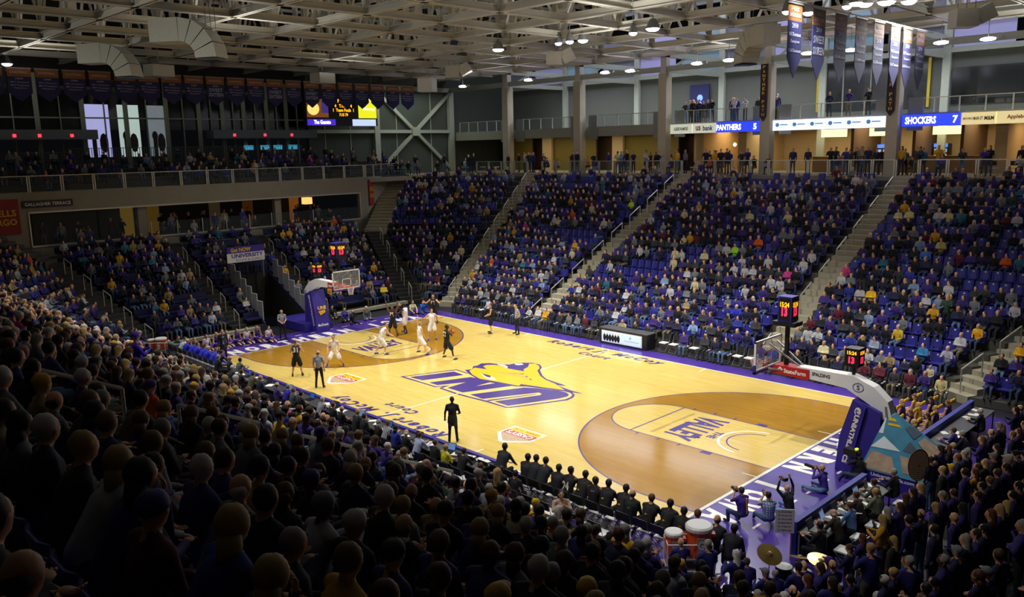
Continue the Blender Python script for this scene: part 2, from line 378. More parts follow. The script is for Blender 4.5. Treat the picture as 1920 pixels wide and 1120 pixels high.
def person(name, me, loc, rz, top, pants='20222c', skin='d2a080', hair='2a1c12', shoes='1c1c1e', trim='e8e8ea', hairme=None, label='', group=None, scale=1.0, hn='hair'):
    o = inst(name, me, loc, rz)
    o['skin'] = lin(skin); o['top'] = lin(top); o['pants'] = lin(pants); o['shoes'] = lin(shoes); o['trim'] = lin(trim)
    if scale != 1.0: o.scale = (scale,)*3
    tag(o, label, 'person', group)
    if hairme: h = inst(hn, hairme, parent=o); h['hair'] = lin(hair)
    return o
_BC = {}
def pm(key, o, **k):
    if key not in _BC: _BC[key] = body_mesh(key, o, **k).mesh('person', PM, True)
    return _BC[key]
def pattern_mat(name, kind, c1, c2, f):
    m = bpy.data.materials.new(name); m.use_nodes = True; nt = m.node_tree; b = nt.nodes['Principled BSDF']; N = nt.nodes.new; L = nt.links.new
    tc = N('ShaderNodeTexCoord'); sp_ = N('ShaderNodeSeparateXYZ'); L(tc.outputs['Object'], sp_.inputs[0]); outs = []
    for ax in ((0,) if kind == 'stripe' else (0, 2)):
        a = N('ShaderNodeMath'); a.operation = 'MULTIPLY'; a.inputs[1].default_value = f; L(sp_.outputs[ax], a.inputs[0])
        c = N('ShaderNodeMath'); c.operation = 'SINE'; L(a.outputs[0], c.inputs[0]); d = N('ShaderNodeMath'); d.operation = 'GREATER_THAN'; d.inputs[1].default_value = 0.1 if kind == 'stripe' else 0.6; L(c.outputs[0], d.inputs[0]); outs.append(d)
    o = outs[0]
    if len(outs) > 1: o = N('ShaderNodeMath'); o.operation = 'MAXIMUM'; L(outs[0].outputs[0], o.inputs[0]); L(outs[1].outputs[0], o.inputs[1])
    mx = N('ShaderNodeMix'); mx.data_type = 'RGBA'; mx.inputs[6].default_value = (*lin(c1), 1); mx.inputs[7].default_value = (*lin(c2), 1); L(o.outputs[0], mx.inputs[0]); L(mx.outputs[2], b.inputs['Base Color'])
    b.inputs['Roughness'].default_value = 0.8; return m
_HC = {}
def hm(key, o, style):
    if (key, style) not in _HC: _HC[(key, style)] = hair_mesh(o, style)
    return _HC[(key, style)]
from mathutils.geometry import tessellate_polygon
# ------------------------------------------------------------------ pixel to world helpers (rays of the photograph met with real planes)
def _ray(u, v):
    return (_s*((u-960)/1550.79)-_u*((v-560)/1550.79)+_f)
def onz(u, v, z): d = _ray(u, v); return CAMP+d*((z-CAMP.z)/d.z)
def onx(u, v, x): d = _ray(u, v); return CAMP+d*((x-CAMP.x)/d.x)
def ony(u, v, y): d = _ray(u, v); return CAMP+d*((y-CAMP.y)/d.y)
def fit_text(txt, m, o, xd, ud, w, h, parent=None, bold=0.02, shear=0.0, spacing=1.0, name='lettering', res=2, depth=0.0):
    me = text_mesh(txt, 1.0, depth, bold, shear, 1.0, spacing, res=res, name=name); me.materials.append(m)
    n = len(me.vertices)
    if n == 0: return None
    co = np.empty(n*3, np.float32); me.vertices.foreach_get('co', co); co = co.reshape(-1, 3); a = co.min(0); b = co.max(0)
    X = Vector(xd).normalized(); Y = Vector(ud).normalized(); Z = X.cross(Y).normalized()
    sx, sy = w/(b[0]-a[0]), h/(b[1]-a[1]); c = (a+b)/2
    M = Matrix(((X.x, Y.x, Z.x, o[0]), (X.y, Y.y, Z.y, o[1]), (X.z, Y.z, Z.z, o[2]), (0, 0, 0, 1))) @ Matrix.Diagonal((sx, sy, 1, 1)) @ Matrix.Translation((-c[0], -c[1], 0))
    me.transform(M); return inst(name, me, parent=parent)

# ------------------------------------------------------------------ materials
def wood_mat(name, c1, c2, c3, rough=0.13):
    m = bpy.data.materials.new(name); m.use_nodes = True; nt = m.node_tree; b = nt.nodes['Principled BSDF']; N = nt.nodes.new; L = nt.links.new
    tc = N('ShaderNodeTexCoord'); mp = N('ShaderNodeMapping'); L(tc.outputs['Object'], mp.inputs[0])
    br = N('ShaderNodeTexBrick'); br.inputs['Scale'].default_value = 1.0; br.inputs['Brick Width'].default_value = 1.6; br.inputs['Row Height'].default_value = 0.12
    br.inputs['Mortar Size'].default_value = 0.0; br.offset = 0.37
    br.inputs['Color1'].default_value = (*lin(c1), 1); br.inputs['Color2'].default_value = (*lin(c2), 1); br.inputs['Mortar'].default_value = (*lin(c3), 1)
    L(mp.outputs[0], br.inputs[0])
    mp2 = N('ShaderNodeMapping'); mp2.inputs['Scale'].default_value = (0.5, 9, 1); L(tc.outputs['Object'], mp2.inputs[0])
    n = N('ShaderNodeTexNoise'); n.inputs['Scale'].default_value = 1.3; n.inputs['Detail'].default_value = 5; L(mp2.outputs[0], n.inputs[0])
    r = N('ShaderNodeMapRange'); r.inputs[3].default_value = 0.78; r.inputs[4].default_value = 1.18; L(n.outputs[0], r.inputs[0])
    mu = N('ShaderNodeVectorMath'); mu.operation = 'SCALE'; L(br.outputs[0], mu.inputs[0]); L(r.outputs[0], mu.inputs['Scale']); L(mu.outputs[0], b.inputs['Base Color'])
    b.inputs['Roughness'].default_value = rough; b.inputs['Specular IOR Level'].default_value = 0.5
    mp3 = N('ShaderNodeMapping'); mp3.inputs['Scale'].default_value = (2.5, 9, 1); L(tc.outputs['Object'], mp3.inputs[0])
    n3 = N('ShaderNodeTexNoise'); n3.inputs['Scale'].default_value = 1.0; L(mp3.outputs[0], n3.inputs[0])
    bp = N('ShaderNodeBump'); bp.inputs['Strength'].default_value = 0.2; bp.inputs['Distance'].default_value = 0.006; L(n3.outputs[0], bp.inputs['Height']); L(bp.outputs[0], b.inputs['Normal'])
    return m
M_WOOD = wood_mat('maple_floor', 'dcc06a', 'd6b860', 'ba9a4e')
M_STAIN = wood_mat('stained_maple', 'aa7e24', 'a07420', '7a5818')
M_PURP = mat('purple_paint', '4a3390', 0.22, var=0.06, scale=2); M_WHITE = mat('white_paint', 'f2ecdf', 0.3, var=0.03)
M_GOLDP = mat('gold_paint', 'e4b41e', 0.25, var=0.04); M_LINE = mat('purple_line', '43307c', 0.25, var=0.04)
M_OUTL = mat('court_gold_outline', 'e2bf6c', 0.25, var=0.03); M_REDP = mat('red_paint', 'b8262c', 0.3, var=0.04)
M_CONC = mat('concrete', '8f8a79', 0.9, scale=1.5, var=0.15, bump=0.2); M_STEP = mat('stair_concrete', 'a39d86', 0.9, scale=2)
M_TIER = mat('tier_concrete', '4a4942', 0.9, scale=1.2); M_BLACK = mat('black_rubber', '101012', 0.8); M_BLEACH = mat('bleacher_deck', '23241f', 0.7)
M_RAIL = mat('rail_steel', 'c3bfb0', 0.4, metal=0.6, var=0.04); M_STEEL = mat('painted_steel', 'c4c0b2', 0.55, var=0.06, scale=0.8)
M_SEAT = mat('blue_seat_plastic', '2a2a86', 0.4, var=0.1); M_SEATD = mat('dark_blue_bench', '171a48', 0.55, var=0.1)
M_PAD = mat('purple_padding', '33268a', 0.45, var=0.08); M_PADR = mat('royal_cloth', '2b2f92', 0.6)
M_BLK = mat('black_plastic', '121214', 0.45); M_WHT = mat('white_plastic', 'e4e4e0', 0.45, var=0.04); M_GREYM = mat('grey_metal', '8c8c8a', 0.4, metal=0.5)
M_GLASS = glass('clear_glass', 'a8b4b4', 0.05); M_PAPER = mat('paper', 'eceae4', 0.7, var=0.03)
M_WALLG = mat('grey_wall_panel', '5d6058', 0.8, scale=0.6); M_WALLB = mat('green_grey_panel', '454b42', 0.8, scale=0.7)
M_OLIVE = mat('olive_panel', '7a6a22', 0.7, scale=0.8); M_BROWN = mat('brown_wall', '6b5238', 0.8); M_CREAM = mat('cream_wall', 'c9ad7c', 0.8)
M_DECK = mat('roof_deck', '17191a', 0.9, scale=0.4)

# ------------------------------------------------------------------ floor and court
floor = MB().box(-19.6, -14.5, -0.3, 34, 13.5, -0.012).obj('floor', mat('arena_floor', '1d1b22', 0.5, scale=0.7)); tag(floor, kind='structure')
Z = [0.0]
def layer(name, m, polys=None, mb=None, z=0.0, label=None):
    b = mb or MB()
    if polys:
        for P in polys: b.poly([(p[0], p[1], z) for p in P])
    o = b.obj(name, m, floor)
    if label: o['label'] = label
    return o
BX, BY = 14.325, 7.62
MB().box(-BX, -BY, -0.011, BX, BY, 0.0).obj('hardwood', M_WOOD, floor)
ap = MB()
for (a, b, c, d) in ((-17.6, BY, 17.6, 8.75), (-17.6, -8.5, 17.6, -BY), (-17.0, -BY, -BX, BY), (BX, -BY, 17.6, BY), (17.6, -8.5, 19.4, 8.75), (13.5, -11.4, 19.4, -8.5), (-12, -11.4, 13.5, -10.8)):
    ap.box(a, b, -0.011, c, d, 0.0)
ap.obj('painted_border', M_PURP, floor)
def arc(cx, cy, r, a0, a1, n): return [(cx+r*math.cos(a0+(a1-a0)*i/n), cy+r*math.sin(a0+(a1-a0)*i/n)) for i in range(n+1)]
def stroke(b, pts, w, z):
    n = len(pts); V = []
    for i, p in enumerate(pts):
        a = pts[max(i-1, 0)]; c = pts[min(i+1, n-1)]; dx, dy = c[0]-a[0], c[1]-a[1]; l = math.hypot(dx, dy) or 1
        V += [(p[0]-dy/l*w/2, p[1]+dx/l*w/2, z), (p[0]+dy/l*w/2, p[1]-dx/l*w/2, z)]
    b.add(V, [(2*i, 2*i+1, 2*i+3, 2*i+2) for i in range(n-1)])
LN = MB(); WL = MB()
for s in (-1, 1):
    cx = 12.725; th = math.pi/2
    ar = [(BX, 6.325)]+arc(cx, 0, 6.325, math.pi/2, 3*math.pi/2, 60)+[(BX, -6.325)]
    A = [(s*x, y) for x, y in ar]
    if s > 0: A = A[::1]
    # stained ring with the light lane cut out: outer polygon as quads to the lane outline
    lane = [(BX, 1.83), (8.534, 1.83)]+arc(8.534, 0, 1.83, math.pi/2, 3*math.pi/2, 28)+[(8.534, -1.83), (BX, -1.83)]
    def resample(P, n):
        L = [0]
        for i in range(len(P)-1): L.append(L[-1]+math.dist(P[i], P[i+1]))
        out = []; j = 0
        for k in range(n+1):
            t = L[-1]*k/n
            while j < len(P)-2 and L[j+1] < t: j += 1
            f = (t-L[j])/max(L[j+1]-L[j], 1e-9); out.append((P[j][0]+(P[j+1][0]-P[j][0])*f, P[j][1]+(P[j+1][1]-P[j][1])*f))
        return out
    a2 = resample(ar, 90); l2 = resample(lane, 90); K = MB()
    K.add([(s*x, y, 0.002) for x, y in a2]+[(s*x, y, 0.002) for x, y in l2], [((i, i+1, 92+i, 91+i) if s < 0 else (91+i, 92+i, i+1, i)) for i in range(90)])
    layer('stained_key_area', M_STAIN, mb=K)
    stroke(LN, A, 0.06, 0.004)
    stroke(LN, [(s*x, y) for x, y in lane], 0.05, 0.004)
    stroke(LN, [(s*8.534, -1.83), (s*8.534, 1.83)], 0.06, 0.0045)
    stroke(WL, [(s*x, y) for x, y in arc(12.725, 0, 1.28, math.pi/2*1.05, 3*math.pi/2*0.985, 24)], 0.09, 0.004)
    stroke(LN, [(s*x, y) for x, y in arc(12.725, 0, 0.98, math.pi/2*1.05, 3*math.pi/2*0.985, 24)], 0.05, 0.004)
    for sy in (-1, 1):
        LN.box(min(s*11.75, s*12.15), min(sy*1.86, sy*2.08), 0.003, max(s*11.75, s*12.15), max(sy*1.86, sy*2.08), 0.005)
        for xx in (8.95, 9.9, 10.8): LN.box(s*xx-0.03, min(sy*1.83, sy*2.05), 0.003, s*xx+0.03, max(sy*1.83, sy*2.05), 0.005)
        WL.box(min(s*13.8, s*BX), sy*2.74-0.025, 0.003, max(s*13.8, s*BX), sy*2.74+0.025, 0.005)
        WL.box(s*5.9-0.03, min(sy*7.0, sy*BY), 0.003, s*5.9+0.03, max(sy*7.0, sy*BY), 0.005)
    for k in range(14):
        y = -7.0+k*1.08
        WL.box(s*16.1-0.04, y-0.22, 0.002, s*16.1+0.04, y+0.22, 0.004)
layer('purple_court_line', M_LINE, mb=LN)
for a, b, c, d in ((-BX-0.03, -BY-0.03, BX+0.03, -BY+0.03), (-BX-0.03, BY-0.03, BX+0.03, BY+0.03), (-BX-0.05, -BY, -BX+0.02, BY), (BX-0.02, -BY, BX+0.09, BY), (-0.03, -BY, 0.03, BY)):
    WL.box(a, b, 0.001, c, d, 0.0035)
layer('white_court_line', M_WHITE, mb=WL)
for s in (-1, 1):
    for i, t in enumerate('NORTHERN IOWA'):
        if t != ' ': fit_text(t, M_WHITE, (s*15.02, s*(6.12-1.02*i), 0.004), (0, -s, 0), (s, 0, 0), {'I': 0.24, 'W': 0.86, 'E': 0.6, 'T': 0.64}.get(t, 0.7), 1.1, floor, bold=0.07)
    fit_text('Robert J. McCoy', M_LINE, (0, s*6.98, 0.004), (s, 0, 0), (0, s, 0), 7.7, 0.8, floor, bold=0.045, shear=0.35, spacing=1.35)
    fit_text('Court', M_LINE, (s*0.2, s*6.1, 0.004), (s, 0, 0), (0, s, 0), 2.0, 0.5, floor, bold=0.04, shear=0.35, spacing=1.3)
    # conference lettering in the lane
    fit_text('VALLEY', M_OUTL, (s*10.25, 0, 0.004), (0, -s, 0), (s, 0, 0), 3.0, 1.42, floor, bold=0.07)
    fit_text('VALLEY', M_LINE, (s*10.25, 0, 0.006), (0, -s, 0), (s, 0, 0), 2.9, 1.3, floor, bold=0.045)
    fit_text('THE', M_LINE, (s*11.22, -s*0.2, 0.005), (0, -s, 0), (s, 0, 0), 0.8, 0.32, floor, bold=0.03)
    fit_text('MISSOURI VALLEY CONFERENCE', mat('grey_brown_paint', '9a7a4a', 0.4), (s*9.25, 0, 0.005), (0, -s, 0), (s, 0, 0), 2.9, 0.14, floor, bold=0.0)
    # store badge (home-plate shape) near the near sideline, both drawn the same way round
    cx, cy = (5.8, -5.05) if s > 0 else (-5.88, -5.05)
    q = lambda P, z: [(cx+x, cy+y, z) for x, y in P]
    B1 = MB(); B1.mi(0).poly(q([(-0.85, 0.62), (0.85, 0.62), (0.85, -0.35), (0.12, -1.0), (-0.12, -1.0), (-0.85, -0.35)][::-1], 0.003))
    B1.mi(1).poly(q([(-0.76, 0.54), (0.76, 0.54), (0.76, 0.2), (-0.76, 0.2)][::-1], 0.005))
    B1.mi(2).poly(q([(-0.76, 0.2), (0.76, 0.2), (0.76, -0.2), (-0.76, -0.2)][::-1], 0.005))
    B1.mi(3).poly(q([(-0.76, -0.2), (0.76, -0.2), (0.7, -0.32), (0.05, -0.85), (-0.05, -0.85), (-0.7, -0.32)][::-1], 0.005))
    B1.obj('store_badge', [M_WHITE, mat('badge_yellow', 'e6d41c', 0.3, var=0.03), M_REDP, mat('tan_checks', 'b59a78', 0.4, var=0.4, scale=14)], floor)
    fit_text("CASEY'S", M_WHITE, (cx, cy, 0.007), (-1, 0, 0), (0, -1, 0), 1.3, 0.3, floor, bold=0.03)
    fit_text('GENERAL STORE', M_REDP, (cx, cy+0.37, 0.007), (-1, 0, 0), (0, -1, 0), 1.35, 0.16, floor, bold=0.02)
# centre emblem, traced on the floor plane
def fl(P, z): return [tuple(onz(u, v, z)) for u, v in P]
def fpoly(b, P, z):
    Q = fl(P, z); a = sum(Q[i][0]*Q[(i+1) % len(Q)][1]-Q[(i+1) % len(Q)][0]*Q[i][1] for i in range(len(Q)))
    Q = Q if a > 0 else Q[::-1]; T_ = tessellate_polygon([[Vector((q[0], q[1], 0)) for q in Q]]); F_ = []
    for t in T_:
        A_, B_, C_ = [Q[i] for i in t]; cr = (B_[0]-A_[0])*(C_[1]-A_[1])-(B_[1]-A_[1])*(C_[0]-A_[0]); F_.append(tuple(t) if cr > 0 else tuple(t[::-1]))
    b.add(Q, F_)
EO = [(750, 706.5), (855.6, 692.8), (878, 700), (920, 690), (1000, 712), (1050, 732), (1072.5, 735.6), (1078, 741), (1075, 746), (1065, 750.6), (1042, 753.9), (955, 765.4), (948, 765), (913.7, 754.6), (880, 746), (855, 739.5), (823.7, 728.5), (830.6, 724.6), (816, 726.4)]
EG = [(758, 706.6), (855, 694.4), (876, 701), (920, 692), (1000, 714), (1048, 731.5), (1069, 737), (1073, 741), (1069.5, 745), (1060, 749), (1041, 752), (954, 763.6), (950, 763.3), (914, 752), (881, 744), (857, 737.5), (829, 728), (845, 722.8), (817, 724.8)]
I_ = [(768, 707.3), (851.3, 697), (869.4, 703.4), (791.9, 713.5)]
N_ = [(804.4, 717.5), (882.5, 707.3), (925, 715.5), (892.5, 724.2), (934, 718), (967, 723), (867.5, 736.3), (838.8, 727.5), (873.8, 716.9), (820, 722.5)]
U_ = [(881, 740), (982.5, 726.9), (1005, 728), (1048.8, 733), (1061, 736), (1067, 740), (1063.8, 743.8), (1048.8, 747.5), (952.5, 761.3), (926.9, 753), (1012.5, 741.3), (1016, 738.8), (1010, 736.3), (905, 748.4)]
US = [(911, 750.7), (1003, 739.2), (1008, 738.6), (1003, 740.2), (917, 752.3)]
HO = [(871.9, 693.8), (885, 692.7), (887.5, 686.9), (895, 685.6), (902.5, 681.9), (917.5, 681), (931, 682.5), (942.5, 683.8), (955, 683.8), (965, 681.9), (980, 680.3), (998.8, 680.6), (1012.5, 683.8), (1016, 688.8), (1012.5, 695), (1017.5, 705), (1025, 711), (1043.8, 717.6), (1061.9, 723.5), (1043.8, 722.5), (1072.5, 733), (1093.8, 738.5), (1067.5, 735.2), (1042.5, 732), (986, 725), (967.5, 725), (930, 719.2), (905, 714.6), (893, 709.5), (880, 702)]
HY = [(880, 695.6), (890, 689.6), (912.5, 692.8), (906, 687), (912, 684.6), (930, 684.6), (940, 686.9), (955, 691.9), (983, 696.6), (981.5, 693), (990, 688.5), (992.5, 682.3), (1003, 682.2), (1010.5, 686), (1011.6, 691), (1007.3, 695), (1012.5, 705), (1022.5, 712.3), (1041, 720), (1058.8, 731.8), (1017.5, 726.4), (977, 720.5), (972.5, 723.8), (967, 722.6), (930, 715.6), (900, 710.6), (886, 703)]
EM = empty('centre_emblem'); EM.parent = floor
for nm, m, P, z in (('letter_outline', M_LINE, EO, 0.003), ('letter_border', M_OUTL, EG, 0.005), ('emblem_letter', M_LINE, I_, 0.007), ('emblem_letter', M_LINE, N_, 0.007), ('emblem_letter', M_LINE, U_, 0.007),
                    ('emblem_letter', M_LINE, US, 0.008), ('emblem_outline', M_LINE, HO, 0.009), ('emblem_shape', M_GOLDP, HY, 0.011)):
    b = MB(); fpoly(b, P, z); b.obj(nm, m, EM)
b = MB()
for P in ([(921, 712.2), (931.9, 712.8), (921.5, 705.5), (920.2, 708.8), (912, 707), (900, 700), (908, 707.8)], [(932, 683.2), (943, 684), (950, 686), (944, 687.6), (935, 684.8)], [(965, 682.4), (978, 681.6), (982, 684), (972, 685), (966, 684)], [(944, 688), (952, 687), (951, 690.6)]): fpoly(b, P, 0.013)
b.obj('emblem_white_shape', M_WHITE, EM)  # white painted fang and eye whites of the emblem
b = MB()
for P in ([(903.8, 700.3), (919.8, 704.6), (918.8, 708.5), (911, 706)], [(930, 698), (980, 701.2), (982, 700.3), (982, 702.4)], [(930, 698), (985, 706.6), (988, 705), (990, 708)], [(928, 697.5), (992, 712), (994, 710.2), (999, 713.3)]): fpoly(b, P, 0.013)
b.obj('emblem_detail', M_LINE, EM)

# ------------------------------------------------------------------ seating tiers
def tiers(name, rows, m, last=None, base=-0.3):
    """rows: list of (A, B, z) front edges; closed stepped solid"""
    b = MB()
    for k, (A, B, z) in enumerate(rows):
        z0 = rows[k-1][2]-0.02 if k else base
        nx = rows[k+1] if k+1 < len(rows) else last
        A2, B2 = (nx[0], nx[1]) if nx else (A, B)
        V = [(*A, z0), (*B, z0), (*B, z), (*A, z), (*B2, z), (*A2, z), (*B2, base), (*A2, base), (*A, base), (*B, base)]
        b.add(V, [(0, 1, 2, 3), (3, 2, 4, 5), (0, 3, 5, 7, 8), (1, 9, 6, 4, 2)])
    return tag(b.obj(name, m), kind='structure')
RD, RH = 0.83, 0.42
def zr(k): return 0.3+RH*k
def yf(k): return 9.9+RD*k
def fanx(y): return 16.5+0.447*(y-10.6)
SECT = []   # (key, rows, normal fn, k range)
def sect(key, desc, rows, m=M_TIER, last=None, mirror=1):
    o = tiers('floor_'+key, rows, m, last)
    SECT.append((key, desc, rows)); return o
ZN = {2: 0.25, 3: 0.75, 4: 1.3, 5: 1.9, 6: 2.55}
def straight(x0f, x1f, k0, k1, sy=1):
    R = []
    for k in range(k0, k1):
        y = yf(k); R.append(((x0f(y), sy*y), (x1f(y), sy*y), zr(k) if sy > 0 else ZN.get(k, zr(k))))
    return R
NR = 20
AW = 0.58
c_ = lambda v: (lambda y: v)
LAST = lambda a, b, sy=1: ((a, sy*26.5), (b, sy*26.5))
sect('far_middle_stand', 'far middle stand', straight(c_(-7.7+AW), c_(7.7-AW), 0, NR), last=LAST(-7.7+AW, 7.7-AW))
sect('far_left_stand', 'far stand left of the middle stair', straight(lambda y: -fanx(y)+AW, c_(-7.7-AW), 0, NR), last=LAST(-fanx(26.5)+AW, -7.7-AW))
sect('far_right_stand', 'far stand right of the middle stair', straight(c_(7.7+AW), lambda y: fanx(y)-AW, 0, NR), last=LAST(7.7+AW, fanx(26.5)-AW))
sect('far_corner_stand', 'far right corner stand', straight(lambda y: fanx(y)+AW, c_(31), 0, NR), last=LAST(fanx(26.5)+AW, 31))
# end stand behind the left basket
def xe(k): return 19.1+RD*k
def ce(k):   # corner stair line (left far corner); y grows to the far side
    if k <= 9: return (-xe(k)+0.2, 9.0+0.30*RD*k)
    t = (k-9)/10.5; a = (-26.4, 11.3); return (a[0]+t*(-31.0-a[0]), a[1]+t*(17.3-a[1]))
def endrows(y0f, y1f, k0, k1): return [((-xe(k), y0f(k)), (-xe(k), y1f(k)), zr(k)) for k in range(k0, k1)]
NE = 11
eg = lambda k: 8.4+0.30*RD*k
sect('end_stand', 'end stand by the corner stair', endrows(lambda k: 2.9, eg, 0, NE), M_BLEACH, last=((-28.9, 2.9), (-28.9, eg(NE))))
SECT[-1] = ('end_a', 'end stand right of the basket', SECT[-1][2])
o = sect('end_portal_stand', 'end stand above the tunnel', endrows(c_(-3.2), c_(2.1), 6, NE), M_BLEACH, last=((-28.9, -3.2), (-28.9, 2.1)))
o = sect('end_portal_side', 'end stand beside the tunnel', endrows(c_(-3.2), c_(-2.0), 0, 6), M_BLEACH, last=((-xe(6), -3.2), (-xe(6), -2.0)))
o = sect('end_portal_flank', 'end stand between tunnel and stair', endrows(c_(0.95), c_(2.1), 0, 6), M_BLEACH, last=((-xe(6), 0.95), (-xe(6), 2.1)))
sect('end_stand_left', 'end stand left of the tunnel', endrows(lambda k: -eg(k), c_(-4.1), 0, NE), M_BLEACH, last=((-28.9, -eg(NE)), (-28.9, -4.1)))
# corner wedges
def wedge(sy, xs, k0, k1, m0=0.75):
    R = []
    for k in range(k0, k1):
        q = ce(k); y = yf(k); pnt = (-fanx(y)-AW, y)
        q = (q[0]+0.25, q[1]+0.75)
        R.append(((q[0]*xs, q[1]*sy), (pnt[0]*xs, pnt[1]*sy), zr(k)))
    return R
sect('corner_stand', 'left far corner stand', wedge(1, 1, 0, NR), M_TIER, last=((-31.0, 18.4), (-fanx(26.5)-AW, 26.5)))
sect('near_corner_stand', 'left near corner stand', wedge(-1, 1, 0, NR), M_TIER, last=((-31.0, -18.4), (-fanx(26.5)-AW, -26.5)))
# near side
K0 = 2
sect('near_left_stand', 'near stand at the far left', straight(lambda y: -fanx(y)+AW, c_(-7.7-AW), K0, NR, -1), last=LAST(-fanx(26.5)+AW, -7.7-AW, -1))
sect('near_middle_stand', 'near stand left of the lower stair', straight(c_(-7.7+AW), c_(3.5-AW), K0, NR, -1), last=LAST(-7.7+AW, 3.5-AW, -1))
sect('near_centre_stand', 'near stand between the two stairs', straight(c_(3.5+AW), c_(14.4-AW), K0, NR, -1), last=LAST(3.5+AW, 14.4-AW, -1))
sect('near_right_stand', 'near stand below the viewpoint', straight(c_(14.4+AW), c_(27), K0, NR, -1), last=LAST(14.4+AW, 27, -1))
# right end: students' tier
def rrows(y0, y1, k0, k1): return [((19.6+RD*k, y0), (19.6+RD*k, y1), zr(k)) for k in range(k0, k1)]
o = sect('student_stand', 'students behind the right basket', rrows(-12.6, 8.6, 0, 14), M_BLEACH, last=((31.5, -12.6), (31.5, 8.6)))

# concrete stair flights in the aisles, each step a piece of the flight
def flight(A, B, z0, z1, w, m, n, side):
    """A,B start/end xy; n steps"""
    f = empty('stair_flight', (0, 0, 0), kind='structure'); f['kind'] = 'structure'
    d = Vector((B[0]-A[0], B[1]-A[1], 0)); L = d.length; d.normalize(); s = Vector((-d.y, d.x, 0)); st = L/n; h = (z1-z0)/n
    b = MB(); V = [d*0-s*w/2, d*st*1.02-s*w/2, d*st*1.02+s*w/2, s*w/2]
    b.add([(v.x, v.y, -0.55) for v in V]+[(v.x, v.y, 0) for v in V], [(3, 2, 1, 0), (4, 5, 6, 7), (0, 1, 5, 4), (1, 2, 6, 5), (2, 3, 7, 6), (3, 0, 4, 7)])
    me = b.mesh('step', m)
    for i in range(n): inst('step', me, (A[0]+d.x*st*i, A[1]+d.y*st*i, z0+h*(i+1)), parent=f)
    return f
for x, lab in ((-7.7, 1), (7.7, 1)):
    flight((x, 9.6), (x, 26.5), 0, 8.5, 1.18, M_STEP, 34, 1)
flight((-16.2, 10.0), (-23.6, 26.5), 0.1, 8.5, 1.2, M_STEP, 36, 1)
flight((16.2, 10.0), (23.6, 26.5), 0.1, 8.5, 1.3, M_STEP, 36, 1)
flight((3.5, -11.3), (3.5, -15.9), 0.05, 3.2, 1.18, M_STEP, 12, 1); flight((3.5, -15.9), (3.5, -26.5), 3.2, 8.5, 1.18, M_STEP, 26, 1)
flight((14.4, -11.3), (14.4, -15.9), 0.05, 3.2, 1.18, M_STEP, 12, 1); flight((14.4, -15.9), (14.4, -26.5), 3.2, 8.5, 1.18, M_STEP, 26, 1)
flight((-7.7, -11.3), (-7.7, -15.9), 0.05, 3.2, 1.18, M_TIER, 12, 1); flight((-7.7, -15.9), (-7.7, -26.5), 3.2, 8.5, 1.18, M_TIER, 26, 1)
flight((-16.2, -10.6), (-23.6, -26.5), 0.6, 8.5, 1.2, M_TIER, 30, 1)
for y in (-3.65, 2.5): flight((-18.9, y), (-28.3, y), 0.05, 4.85, 0.95, M_BLEACH, 22, 1)
for sy in (1, -1):
    flight((-18.7, sy*8.95), (-26.5, sy*11.6), 0.05, 4.5, 1.6, M_BLEACH, 20, 1)
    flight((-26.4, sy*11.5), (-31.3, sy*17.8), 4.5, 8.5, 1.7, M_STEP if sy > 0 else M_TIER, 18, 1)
# floor steps edge plank of the end stand
for a, b_ in ((-9.0, -2.6), (1.4, 8.6)):
    tag(MB().box(-19.15, a, 0.1, -18.75, b_, 0.3).obj('trim_'+('1' if a < 0 else '2'), M_STEP), kind='structure')

# handrails
def hoop_rail(p, d, l, drop, h=0.95, r=0.028):
    b = MB(); P = Vector(p); D = Vector((d[0], d[1], 0)).normalized()
    a = P+Vector((0, 0, h)); e = P+D*l+Vector((0, 0, h-drop))
    b.tube([P, a], r, 6); b.tube([a, e], r, 6); b.tube([P+D*l+Vector((0, 0, -drop)), e], r, 6); return b
def rail(p, d, l, drop, label, group):
    P = Vector(p); D = Vector((d[0], d[1], 0)).normalized()
    o = empty('stair_handrail', p, 0, label, 'handrail', group)
    k = (round(d[0], 2), round(d[1], 2), l, drop)
    if k not in RC:
        h = 0.95
        RC[k] = (MB().tube([(0, 0, 0), (0, 0, h)], 0.03, 6).mesh('post', M_RAIL), MB().tube([D*l+Vector((0, 0, -drop)), D*l+Vector((0, 0, h-drop))], 0.03, 6).mesh('post', M_RAIL),
                 MB().tube([(0, 0, h), D*l+Vector((0, 0, h-drop))], 0.034, 6).mesh('grab_bar', M_RAIL))
    a, b, c = RC[k]; inst('post', a, parent=o); inst('post', b, parent=o); inst('grab_bar', c, parent=o); return o
RC = {}
for x, nm in ((-7.7, 'left middle'), (7.7, 'right middle')):
    for i in range(8):
        y = 24.6-i*2.0; rail((x-0.05, y, 0.505*(y-9.7)+0.1), (0, -1), 1.15, 0.58, '%s steel handrail down the %s stair of the far stand' % (nth(i+1), nm), 'handrails on the far stairs')
for i in range(8):
    y = 24.6-i*1.9; rail((-fanx(y)+0.1, y, 0.505*(y-9.7)+0.1), (0.41, -0.91), 1.15, 0.55, '%s steel handrail down the far left corner stair' % nth(i+1), 'handrails on the far stairs')
    rail((fanx(y)+0.0, y, 0.505*(y-9.7)+0.1), (-0.41, -0.91), 1.15, 0.55, '%s steel handrail down the far right corner stair' % nth(i+1), 'handrails on the far stairs')
for x, nm in ((3.5, 'lower'), (14.4, 'upper')):
    for i in range(6):
        y = -23.2+i*2.1; rail((x, y, 0.505*(-y-9.7)+0.1 if y < -15 else 0.68*(-y-11.4)), (0, 1), 1.3, 0.62, '%s grey handrail down the %s stair of the near stand' % (nth(i+1), nm), 'handrails on the near stairs')
